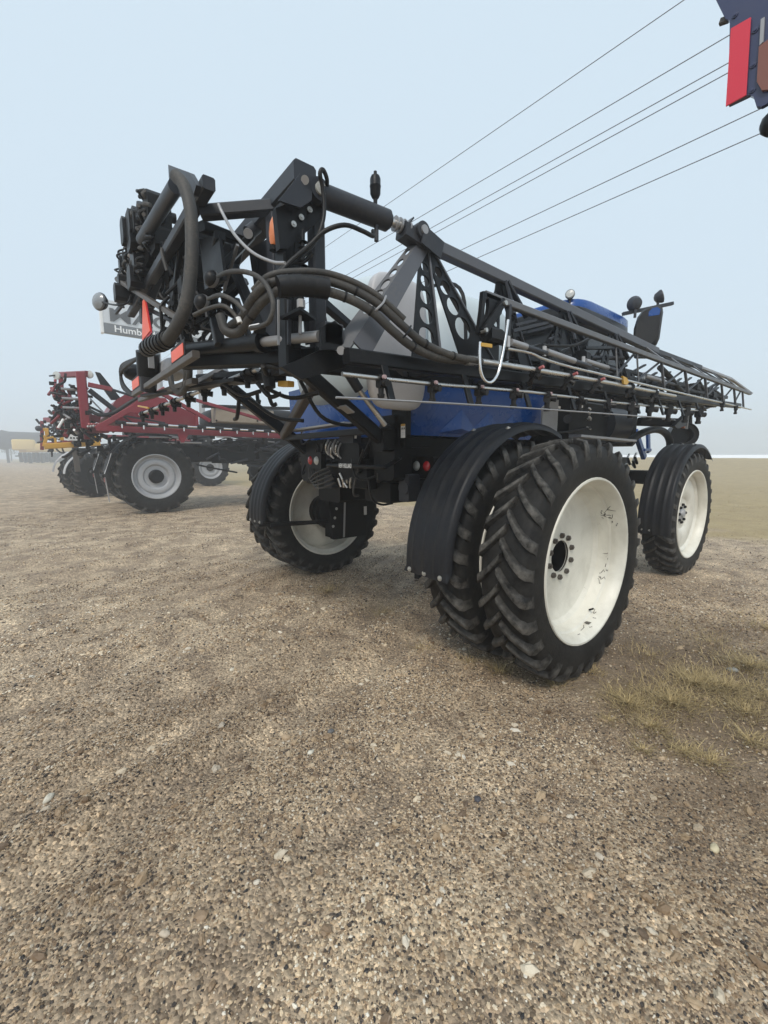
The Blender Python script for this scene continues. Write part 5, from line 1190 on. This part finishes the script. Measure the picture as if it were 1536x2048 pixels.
# hopper / tank bodies
hb_ = MB(); pr_ = [(-1.813, 11.400, 2.999), (-1.521, 11.400, 3.494), (-1.102, 11.400, 3.815), (-0.581, 11.400, 3.786), (0.129, 11.400, 3.466), (0.814, 11.400, 3.184), (0.794, 11.400, 2.816), (-1.470, 11.400, 2.748)]
hb_.loft([[np.array(p) + V(0, d, 0) for p in pr_] for d in (0, 2.6)]).build('hood', 'red', RS, 30)
superbox((3.6, 12.9, 3.1), (2.2, 1.3, 0.55), 4).build('solution_tank', 'dark', RS, 60)
tkp = MB().box(np.array((2.250, 11.000, 3.187)), (2.05, 0.5, 0.52), 0.08).build('tool_box', 'tan', RS)
bolts(tkp, [(1.231, 10.740, 2.979), (2.652, 10.740, 3.035)], (0, -1, 0), 'dark', 1.6)
P_bar(RS, 'tank_rail', 'black', (0.826, 10.800, 3.430), (4.367, 10.800, 3.573), 0.2, 0.10)
# boom wing in red
RB = empty('boom_wing', (0, 0, 0), 0, RS)
P_bar(RB, 'lower_rail', 'red', (-2.171, 10.400, 2.577), (4.129, 10.400, 2.503), 0.14, 0.17)
P_bar(RB, 'top_rail', 'red', (-2.173, 10.400, 2.550), (-0.345, 10.400, 3.812), 0.13, 0.15); P_bar(RB, 'top_rail', 'red', (-0.515, 10.400, 3.708), (0.920, 10.400, 2.926), 0.10, 0.12); P_bar(RB, 'top_rail', 'red', (-0.349, 10.400, 3.753), (3.346, 10.400, 2.907), 0.09, 0.10)
MB().poly([(-1.381, 10.350, 3.090), (-1.106, 10.350, 3.421), (-0.372, 10.350, 3.539), (-0.178, 10.350, 3.317), (-1.196, 10.350, 3.045)], 0.05).build('gusset', 'red', RB)
MB().poly([(-0.125, 10.350, 2.567), (0.281, 10.350, 2.581), (0.084, 10.350, 2.220), (-0.003, 10.350, 2.218)], 0.06).build('gusset', 'red', RB)
P_bar(RB, 'strut', 'red', (0.523, 10.400, 3.217), (0.529, 10.400, 2.781), 0.07, 0.07); P_bar(RB, 'strut', 'char', (-1.557, 10.500, 2.977), (-0.388, 10.500, 2.806), 0.05, 0.05); P_bar(RB, 'strut', 'char', (-1.197, 10.500, 2.709), (-1.578, 10.500, 3.033), 0.05, 0.05)
T0, T1 = np.array((-1.703, 10.220, 2.740)), np.array((4.040, 10.220, 2.639)); P_cyl(RB, 'spray_tube', 'chrome', T0, T1, 0.032, None, 10)
for i in range(10):
    p = lerp(T0, T1, 0.02 + 0.095 * i); P_cyl(RB, 'nozzle_body', 'plas', p + V(-0.13, 0, 0.01), p + V(0.13, 0, 0.0), 0.055, None, 10); P_cyl(RB, 'nozzle', 'chrome', p + V(0.02, -0.03, -0.04), p + V(0.02, -0.03, -0.15), 0.022, None, 8)
P_tube(RB, 'hose', 'hoseb', [(-2.288, 10.500, 3.070), (-2.050, 10.400, 2.941), (-1.748, 10.400, 3.014), (-1.361, 10.400, 3.293), (-1.094, 10.400, 3.499)], 0.05, 8)
# rear frame
RF = empty('boom_frame', (0, 0, 0), 0, RS)
for a, b, w in (((-2.396, 10.600, 4.081), (-2.388, 10.600, 2.579), 0.22), ((-2.788, 12.200, 4.114), (-2.888, 12.200, 2.581), 0.12), ((-2.324, 10.600, 3.996), (-2.335, 10.600, 2.664), 0.10)): P_bar(RF, 'post', 'red', a, b, w, w)
P_bar(RF, 'top_beam', 'red', (-2.228, 10.600, 4.061), (-2.768, 12.600, 4.261), 0.16, 0.16); P_bar(RF, 'lower_beam', 'red', (-1.942, 10.600, 2.569), (-2.646, 13.500, 2.619), 0.20, 0.22)
P_bar(RF, 'lower_beam', 'red', (-2.017, 10.900, 2.838), (-2.343, 10.900, 2.932), 0.14, 0.18)
P_bar(RF, 'tie_rod', 'red', (-2.257, 10.500, 3.762), (-1.702, 10.500, 3.680), 0.12, 0.12); P_cyl(RF, 'tie_cylinder', 'char', (-1.702, 10.500, 3.680), (-1.167, 10.500, 3.532), 0.035)
MB().poly([(-1.942, 12.000, 4.358), (-1.815, 12.000, 4.344), (-1.287, 12.000, 3.573), (-1.586, 12.000, 3.549), (-1.818, 12.000, 3.954)], 0.10).build('chute', 'black', RF)
P_bar(RF, 'brace', 'char', (-2.217, 10.900, 3.665), (-1.602, 10.900, 3.120), 0.20, 0.12); P_bar(RF, 'brace', 'grey', (-2.218, 10.800, 3.419), (-1.847, 10.800, 2.954), 0.04, 0.04); P_bar(RF, 'brace', 'char', (-2.253, 11.200, 3.245), (-1.610, 11.200, 2.908), 0.10, 0.06)
clutter(RF, (-2.637, 11.600, 3.253), (0.8, 1.6, 1.15), 110, ('hose', 'valve', 'bar'), ('hoseb', 'dark', 'red'), 3, 0.03)
clutter(RF, (-2.543, 12.500, 2.761), (1.0, 2.4, 0.8), 60, ('hose', 'valve', 'bar'), ('hoseb', 'red', 'plas'), 14, 0.04)
clutter(RC, (-1.775, 12.000, 2.224), (1.6, 1.2, 0.9), 40, ('hose', 'valve', 'pipe'), ('hoseb', 'dark', 'plas'), 15, 0.04)
clutter(RF, (-2.607, 11.000, 2.744), (0.6, 1.4, 0.5), 30, ('hose', 'valve', 'pipe'), ('hoseb', 'dark', 'grey'), 4, 0.028)
for px in (0, 1, 2): P_cyl(RF, 'strut', 'grey', np.array((-2.862, 10.700, 3.316)) + V(0, 0, 0.25 * px - 0.2), np.array((-2.462, 10.700, 3.320)) + V(0, 0, 0.25 * px - 0.2), 0.035)
for p in ((-2.931, 10.600, 3.940), (-2.195, 10.600, 4.051)):
    MB().lathe([(0.0001, 0.03), (0.10, 0.02), (0.11, 0), (0.08, -0.06), (0.0001, -0.07)], p, (-0.7, -0.7, 0), 16).build('work_lamp', 'lens', RF)
P_tube(RF, 'lamp_arm', 'char', [(-3.091, 10.600, 3.908), (-2.931, 10.600, 3.940), (-2.808, 10.600, 3.875)], 0.02, 6)
for a, b in (((-2.879, 10.400, 2.786), (-3.016, 10.400, 2.543)),): P_cyl(RF, 'lever', 'white', a, b, 0.03)
for i in range(10): p = lerp((-2.348, 10.450, 2.614), (-2.069, 10.450, 2.640), i / 9) ; MB().ball(p + V(0, 0, 0.06 * (i % 2)), 0.035, 8).build('bolt_head', 'pink' if i % 2 else 'grey', RF)

# ------------------------------------------------------------------ dark red sprayer further along the row
D3 = empty('field_sprayer', (0, 0, 0)); tag(D3, 'fogged dark red sprayer parked just beyond the red sprayer', 'sprayer')
for x in (-0.75, 4.3):
    for y in (22.5, 26.4): silver_wheel(D3, (x, y, 1.12), 1.13, 0.62, 'rear_wheel' if x < 0 else 'front_wheel', 0.66)
for y in (22.5, 26.4): thin_fender(D3, (-0.75, 0, 1.12), 1.32, y - 0.33, y + 0.33, 0.05, math.radians(115))
P_bar(D3, 'frame_rail', 'dark', (-2.2, 24.4, 2.0), (6, 24.4, 2.0), 1.3, 0.45); superbox((2.6, 24.4, 3.0), (2.4, 1.4, 0.8), 4).build('solution_tank', 'dark', D3, 60)
for a, b, w in (((-2.498, 22.500, 3.618), (-2.561, 22.500, 2.345), 0.2), ((-3.360, 24.000, 3.573), (-3.483, 24.000, 2.107), 0.16), ((-2.460, 22.500, 3.596), (-3.192, 25.000, 3.697), 0.25), ((-1.086, 22.500, 2.625), (-3.462, 24.000, 2.361), 0.2)): P_bar(D3, 'frame_bar', 'red', a, b, w, w)
clutter(D3, (-2.972, 23.500, 2.962), (0.9, 2.2, 1.6), 48, ('hose', 'valve', 'pipe'), ('hoseb', 'dark', 'char'), 8, 0.04)
P_cyl(D3, 'frame_tube', 'char', (-3.445, 22.500, 3.331), (-3.574, 22.500, 3.561), 0.05); MB().ball((-3.519, 22.500, 3.115), 0.14, 10).build('lamp', 'char', D3)
P_bar(D3, 'boom_rail', 'red', (-1.088, 22.300, 2.822), (3.247, 22.300, 2.720), 0.15, 0.18)

# ------------------------------------------------------------------ yellow implement with a white plate
Y4 = empty('yellow_implement', (0, 0, 0)); tag(Y4, 'yellow framed implement with white number plate standing left of the red sprayer', 'implement')
YY = 17.6
for a, b, w, h, m in (((-3.370, 17.600, 2.174), (-1.507, 17.600, 2.347), 0.30, 0.22, 'yellow'), ((-2.841, 17.600, 2.481), (-1.417, 17.600, 2.600), 0.2, 0.12, 'yellow'), ((-3.370, 17.600, 2.174), (-3.280, 17.600, 2.509), 0.12, 0.12, 'yellow'), ((-3.280, 17.600, 2.509), (-2.994, 17.600, 2.556), 0.10, 0.08, 'yellow'),
                      ((-2.997, 17.600, 2.516), (-2.988, 17.600, 2.239), 0.10, 0.08, 'yellow'), ((-2.444, 17.500, 2.407), (-2.211, 17.500, 2.209), 0.3, 0.2, 'bronze')): P_bar(Y4, 'frame_bar', m, a, b, w, h)
for px in ((-2.440, 17.600, 2.208), (-2.340, 17.600, 2.209)): P_bar(Y4, 'stand_leg', 'bronze', px, np.array(px) + V(0.03, 0, -1.05), 0.12, 0.10)
pl = P_box(Y4, 'number_plate', 'white', (-2.392, 17.300, 2.542), (0.66, 0.02, 0.24)); 
for i in range(3): P_box(pl, 'plate_character', 'dark', np.array((-2.395, 17.280, 2.522)) + V(-0.10 + 0.10 * i, 0, 0), (0.05, 0.012, 0.07))
clutter(Y4, (-3.004, 18.000, 2.770), (0.6, 0.6, 0.5), 12, ('hose', 'valve', 'pipe'), ('hoseb', 'yellow', 'char'), 12, 0.03)
for x, y, r in ((-2.05, 20.0, 1.0), (-1.75, 18.6, 0.95), (-1.2, 20.3, 1.0)):
    e = empty('wheel', (x, y, r - 0.01), 0.5, Y4); tyre_mesh(r, 0.5, 0.5 * r, 20, 0.05, 0.24).build('tyre', 'rubber', e, 40); rim_mesh(0.5 * r, 0.5, 0.05).build('rim', 'dark', e, 30)
    fender_mesh(r + 0.08, y - 0.28, y + 0.28, 0.1, 1.1, 0.0, 1, 14).build('fender', 'lightgrey' if r < 1 else 'grey', Y4, 50, (x - 0.05, 0, r))

# ------------------------------------------------------------------ far machines, almost lost in the fog
F5 = empty('yellow_seeder', (0, 0, 0)); tag(F5, 'distant yellow seeder with row of tanks fading into the fog', 'implement')
for i, (c, s) in enumerate((((-7.420, 130.000, 4.431), (1.35, 1.4, 1.0)), ((-6.185, 130.000, 3.732), (0.55, 1.3, 0.72)), ((-4.668, 130.000, 3.870), (0.8, 1.3, 0.72)), ((-3.347, 130.000, 3.643), (0.6, 1.3, 0.6)), ((-0.987, 130.000, 3.792), (1.7, 1.3, 0.72)))):
    superbox(c, (s[0] * 1.62, s[1] * 1.6, s[2] * 1.3), 9, 24, 12).build('seed_tank', 'hazeyellow', F5, 50)
P_bar(F5, 'tool_bar', 'hazeyellow', (-8.458, 130.000, 2.994), (0.557, 130.000, 3.060), 1.4, 0.7)
for i in range(12): P_bar(F5, 'seed_row', 'dark', np.array((-8.317, 130.000, 2.520)) + V(0.81 * i, 0, 0), np.array((-8.317, 130.000, 2.520)) + V(0.81 * i + 0.16, -0.5, -2.1 - 0.1 * (i % 3)), 0.6, 0.9)
clutter(F5, (-3.947, 130.000, 1.072), (9.5, 2.4, 2.0), 30, ('hose', 'opener', 'pipe'), ('hoseb', 'plas', 'char'), 21, 0.16)
F6 = empty('grain_auger', (0, 0, 0)); tag(F6, 'long grey tube lying high behind the distant yellow seeder', 'auger')
P_cyl(F6, 'auger_tube', 'char', (-12.299, 145.000, 6.457), (-4.204, 145.000, 6.400), 1.75, None, 18); MB().ball((-11.957, 145.000, 5.951), 2.6, 12).build('auger_head', 'char', F6)
for px in ((-11.370, 145.000, 5.965), (-5.491, 145.000, 6.102)): P_bar(F6, 'auger_leg', 'char', px, (px[0], px[1], 0), 0.6, 0.6)

# ------------------------------------------------------------------ roadside sign above the row
SG = empty('pylon_sign', (0, 0, 0)); tag(SG, 'grey dealer sign on a pole with large dark letters and a white place name', 'sign')
sa, sb = np.array((1.586, 42.000, 15.641)), np.array((1.591, 42.000, 12.709)); LEN = 12.0
zt, zm, zb = sa[2] - 0.1, np.array((1.575, 42.000, 13.508))[2], sb[2]; x0 = sa[0]
P_box(SG, 'sign_panel', 'signlight', (x0 + LEN / 2, 42.3, (zt + zm) / 2), (LEN, 0.6, zt - zm - 0.02), 0.03)
P_box(SG, 'sign_panel', 'signgrey', (x0 + LEN / 2, 42.3, (zm + zb) / 2), (LEN, 0.6, zm - zb - 0.02), 0.03)
P_bar(SG, 'sign_edge', 'white', (x0 - 0.12, 42.3, zb - 0.05), (x0 - 0.12, 42.3, zt + 0.05), 0.62, 0.22, (1, 0, 0))
for p_ in (x0 + 4.2, x0 + 8.0): P_cyl(SG, 'sign_pole', 'grey', (p_, 42.3, 0), (p_, 42.3, zb), 0.28)
for body, size, z, xo, m, sh, sx in (('MAC', 1.55, (zt + zm) / 2 - 0.30, 2.95, 'plas', 0.0, 1.55), ('Humboldt', 0.80, (zm + zb) / 2, 2.55, 'text', 0.0, 1.1)):
    me = text_mesh(body, size, 0.05, 0.02 if m == 'plas' else 0.012, sh); t = link('lettering', me, m, SG, None)
    t.matrix_world = frame_mat((x0 + xo, 41.95, z), (1, 0, 0), (0, 0, 1)); t.scale = (sx, 1, 1)

# ------------------------------------------------------------------ overhead cables
WIRES = [((8.192, 0.140, 11.500), (7.692, 14.378, 11.500), 'topmost'), ((8.139, -0.734, 10.200), (7.506, 12.730, 10.200), 'second highest'), ((8.012, -0.805, 9.600), (7.561, 11.290, 9.600), 'third'), ((7.984, -0.805, 9.400), (7.653, 10.959, 9.400), 'fourth'),
         ((8.284, -1.343, 8.600), (8.042, 6.257, 8.600), 'fifth'), ((8.399, -1.434, 8.200), (8.164, 7.023, 8.200), 'lowest')]
for a, b, nm in WIRES:
    a, b = np.array(a), np.array(b); d = nrm(b - a)
    o = P_tube(None, 'power_line', 'wire', [a - d * 40, b + d * 120], 0.0095, 6, 0)
    tag(o, {'topmost': 'topmost overhead power cable crossing the sky', 'lowest': 'lowest overhead power cable above the boom'}.get(nm, nm + ' overhead power cable counted from the top'), 'cable', 'overhead power cables')

# ------------------------------------------------------------------ end of a neighbouring machine, high at the upper right
NB = empty('boom_bracket', (0, 0, 0)); tag(NB, 'navy steel boom end with red reflector jutting in at the upper right', 'boom')
XB = -1.05
plate = [(-1.050, -3.256, 3.670), (-1.050, -3.317, 3.521), (-1.050, -3.333, 3.503), (-1.050, -3.355, 3.193), (-1.050, -3.420, 3.190), (-1.050, -3.434, 3.175), (-1.050, -3.446, 3.135), (-1.050, -3.462, 3.125), (-1.050, -3.512, 3.129), (-1.050, -3.589, 3.157), (-1.050, -3.546, 3.606)]
MB().poly(plate, 0.02, (1, 0, 0)).build('end_plate', 'navy', NB)
MB().poly([(-1.068, -3.342, 3.463), (-1.068, -3.403, 3.459), (-1.068, -3.413, 3.189), (-1.068, -3.350, 3.186)], 0.006, (1, 0, 0)).build('reflector', 'redref', NB)
MB().poly([(-1.066, -3.437, 3.337), (-1.066, -3.467, 3.345), (-1.066, -3.483, 3.165), (-1.066, -3.460, 3.176), (-1.066, -3.442, 3.216)], 0.012, (1, 0, 0)).build('marker_lamp', 'dullamber', NB)
bolts(NB, [(-1.062, -3.418, 3.410), (-1.062, -3.423, 3.289), (-1.062, -3.349, 3.509), (-1.062, -3.429, 3.200)], (-1, 0, 0), 'navy', 0.5)
MB().poly([(-1.066, -3.434, 3.430), (-1.066, -3.445, 3.430), (-1.066, -3.449, 3.346), (-1.066, -3.438, 3.341)], 0.010, (1, 0, 0)).build('scratched_edge', 'grey', NB)
MB().ball((-0.980, -3.488, 3.091), 0.045, 12).build('rubber_buffer', 'plas', NB)
P_bar(NB, 'clip', 'bronze', (-1.040, -3.296, 3.534), (-1.040, -3.324, 3.525), 0.02, 0.02); P_bar(NB, 'clip', 'bronze', (-1.040, -3.304, 3.536), (-1.040, -3.302, 3.527), 0.01, 0.01)
pc = np.array((-1.050, -3.513, 3.415)); P_bar(NB, 'boom_beam', 'navy', pc + V(0.06, 0.05, 0.0), pc + V(0.06, -3.2, 0.0), 0.10, 0.16)
P_bar(NB, 'support_post', 'navy', (pc[0] + 0.06, pc[1] - 3.1, 0.0), (pc[0] + 0.06, pc[1] - 3.1, pc[2]), 0.18, 0.18); P_box(NB, 'foot_plate', 'navy', (pc[0] + 0.06, pc[1] - 3.1, 0.02), (0.5, 0.5, 0.04))

# ------------------------------------------------------------------ loose stones and dry grass
def stone(loc, s, c, seed, label):
    g = np.random.default_rng(seed); mb = MB(); rings = []; n, m = 12, 7; ph = g.uniform(0, 6.28, 6)
    for i in range(m + 1):
        a = -math.pi / 2 + math.pi * i / m; ca = max(math.cos(a), 0.02)
        rings.append([V(s[0] * ca * math.cos(b) * (1 + 0.16 * math.sin(2 * b + ph[0]) + 0.10 * math.sin(3 * b + ph[1] + a)), s[1] * ca * math.sin(b) * (1 + 0.14 * math.sin(2 * b + ph[2])),
                        s[2] * math.sin(a) * (1 + 0.15 * math.sin(b + ph[3]))) + g.normal(0, 0.04, 3) * s[2] for b in (2 * math.pi * j / n for j in range(n))])
    mb.loft(rings); o = mb.build('stone', painted('stone_surface', c, 0.6, 0.5, scale=25, bump=0.4, dustcol=tuple(q * 0.55 for q in c)), None, 45)
    o.location = (loc[0], loc[1], ground_z(loc[0], loc[1]) + s[2] * 0.35); o.rotation_euler = (0, 0, g.uniform(0, 6.28))
    tag(o, label, 'stone', 'larger stones lying on the gravel'); return o
stone((-3.451, -1.253, 0.000), (0.034, 0.022, 0.016), (0.62, 0.58, 0.48), 1, 'pale angular stone at the far left edge of the gravel')
stone((-2.234, -1.595, 0.000), (0.030, 0.024, 0.020), (0.42, 0.31, 0.20), 2, 'tan rounded stone in the middle of the gravel')
stone((-2.195, -1.847, 0.000), (0.022, 0.016, 0.012), (0.66, 0.62, 0.52), 3, 'small white stone just below the tan one')
stone((-1.024, -3.573, 0.000), (0.030, 0.018, 0.014), (0.58, 0.50, 0.33), 4, 'yellowish elongated stone at the lower right')
stone((-3.111, -2.401, 0.000), (0.024, 0.013, 0.011), (0.50, 0.42, 0.32), 5, 'long beige pebble near the bottom left')
stone((-1.993, -1.755, 0.000), (0.024, 0.020, 0.014), (0.13, 0.13, 0.13), 6, 'dark grey stone beside the tan stone')
stone((-1.680, -2.715, -0.000), (0.022, 0.018, 0.012), (0.06, 0.06, 0.07), 7, 'near black stone right of the picture centre')
stone((1.115, -3.183, 0.000), (0.038, 0.028, 0.022), (0.26, 0.26, 0.24), 8, 'grey green stone among the dry grass tufts')
stone((-1.710, -3.321, 0.000), (0.018, 0.013, 0.010), (0.52, 0.36, 0.22), 9, 'orange brown chip right of the lower middle')
stone((-2.226, -0.544, 0.000), (0.026, 0.020, 0.014), (0.62, 0.57, 0.46), 10, 'pale stone in front of the left rear tyre')

def grass_mat():
    m, nt, b = nodes_of('dry_grass'); a = nt.nodes.new('ShaderNodeAttribute'); a.attribute_name = 'wear'
    c = ramp(nt, a.outputs['Fac'], 0.0, 1.0, (0.19, 0.138, 0.055, 1), (0.54, 0.41, 0.205, 1)); nt.links.new(c.outputs[0], b.inputs['Base Color']); b.inputs['Roughness'].default_value = 0.7
    return m
def grass(name, tufts, label, seed=5):
    g = np.random.default_rng(seed); vs_, fs, wr_ = [], [], []
    for cx, cy, rad, n, h in tufts:
        for k in range(n):
            r = rad * abs(g.normal(0, 0.55)); t = g.uniform(0, 6.28); x, y = cx + r * math.cos(t), cy + r * math.sin(t); z = ground_z(x, y)
            hh = h * g.uniform(0.35, 1.15); ln = g.uniform(0.4, 2.0) * hh; a = t + g.normal(0, 0.9); w = g.uniform(0.0012, 0.0032); px, py = -math.sin(a) * w, math.cos(a) * w; o = len(vs_); sh = g.random()
            for i in range(4):
                q = i / 3; k_ = 1 - q * 0.9; X, Y_, Z = x + math.cos(a) * ln * q ** 1.7, y + math.sin(a) * ln * q ** 1.7, z - 0.004 + hh * (q - 0.35 * q * q)
                vs_ += [(X - px * k_, Y_ - py * k_, Z), (X + px * k_, Y_ + py * k_, Z)]; wr_ += [sh, sh]
            fs += [(o + 2 * i, o + 2 * i + 1, o + 2 * i + 3, o + 2 * i + 2) for i in range(3)]
    me = bpy.data.meshes.new(name); me.from_pydata(vs_, [], fs); me.update()
    o = link(name, me, GRASS, None, None, None, wr_); return tag(o, label, 'grass', kind='stuff')
GRASS = grass_mat(); gg = np.random.default_rng(3); T = []
for p, r, n, h in (((-0.132, -2.841, 0.000), 0.20, 420, 0.10), ((0.170, -3.017, 0.000), 0.26, 620, 0.11), ((0.607, -3.054, 0.000), 0.25, 520, 0.12), ((-0.273, -3.038, 0.000), 0.18, 260, 0.08), ((0.749, -3.214, 0.000), 0.24, 480, 0.11), ((1.321, -3.259, 0.000), 0.28, 480, 0.12), ((0.447, -3.396, 0.000), 0.25, 380, 0.09),
                   ((-0.565, -3.099, 0.000), 0.06, 90, 0.06), ((-0.387, -3.258, 0.000), 0.08, 150, 0.07), ((-0.441, -2.835, 0.000), 0.06, 70, 0.05), ((-0.359, -3.390, 0.000), 0.12, 140, 0.08), ((0.059, -3.496, 0.000), 0.15, 180, 0.08), ((-0.485, -1.984, 0.000), 0.10, 90, 0.13), ((-0.547, -1.714, 0.000), 0.12, 60, 0.10),
                   ((0.106, -2.454, 0.000), 0.10, 70, 0.10), ((-0.320, -2.382, 0.000), 0.10, 60, 0.10), ((-0.538, 0.719, 0.000), 0.20, 130, 0.12), ((-0.434, -0.284, 0.000), 0.25, 100, 0.12), ((-0.689, -1.294, 0.000), 0.15, 40, 0.09), ((0.848, -2.646, 0.000), 0.30, 160, 0.08), ((1.662, -2.891, 0.000), 0.4, 200, 0.08), ((2.430, -3.196, 0.000), 0.5, 300, 0.10), ((0.810, -3.527, 0.000), 0.4, 500, 0.10)):
    T.append((p[0], p[1], r * 1.25, int(n * 1.9), h * 0.76))
grass('dry_grass', T, 'straw coloured grass tufts growing beside the near rear tyre')
T2 = []
for i in range(2200):
    x, y = gg.uniform(7.0, 30), gg.uniform(-9, 14)
    if 0.99 * x + 0.12 * y - 8.0 + gg.normal(0, 0.8) > 0: T2.append((x, y, 0.5, 9, gg.uniform(0.05, 0.14)))
grass('dry_grass', T2, 'dry grass covering the field beyond the lot', 6)

# trees lost in the fog on the far left
def fog_tree(loc, h, seed, label):
    g = np.random.default_rng(seed); e = empty('tree', loc); tag(e, label, 'tree', 'trees fading into the fog')
    MB().tube([(0, 0, 0), (0.1, 0, h * 0.3), (0.0, 0.1, h * 0.6)], 0.22, 8, 4, True, 0.08).build('trunk', 'bronze', e)
    vs_, fs = [], []
    for k in range(2600):
        c = g.normal(0, 1, 3); c = c / np.linalg.norm(c) * g.random() ** 0.4; lob = 1 + 0.25 * math.sin(5 * c[0] + seed) * math.sin(4 * c[1]); p = V(c[0] * h * 0.34 * lob, c[1] * h * 0.34 * lob, h * 0.62 + c[2] * h * 0.38)
        a, b = g.normal(0, 0.16, 3), g.normal(0, 0.16, 3); o = len(vs_); vs_ += [tuple(p), tuple(p + a), tuple(p + b)]; fs.append((o, o + 1, o + 2))
    me = bpy.data.meshes.new('crown'); me.from_pydata(vs_, [], fs); link('crown', me, LEAF, e, None)
LEAF = painted('foggy_leaf', (0.05, 0.075, 0.035), 0.7, 0.1)
fog_tree((-21.0, 185, 0), 12.0, 1, 'pale tree at the far left edge in the fog'); fog_tree((-13.0, 190, 0), 9.0, 2, 'shorter pale tree beyond the distant yellow seeder')
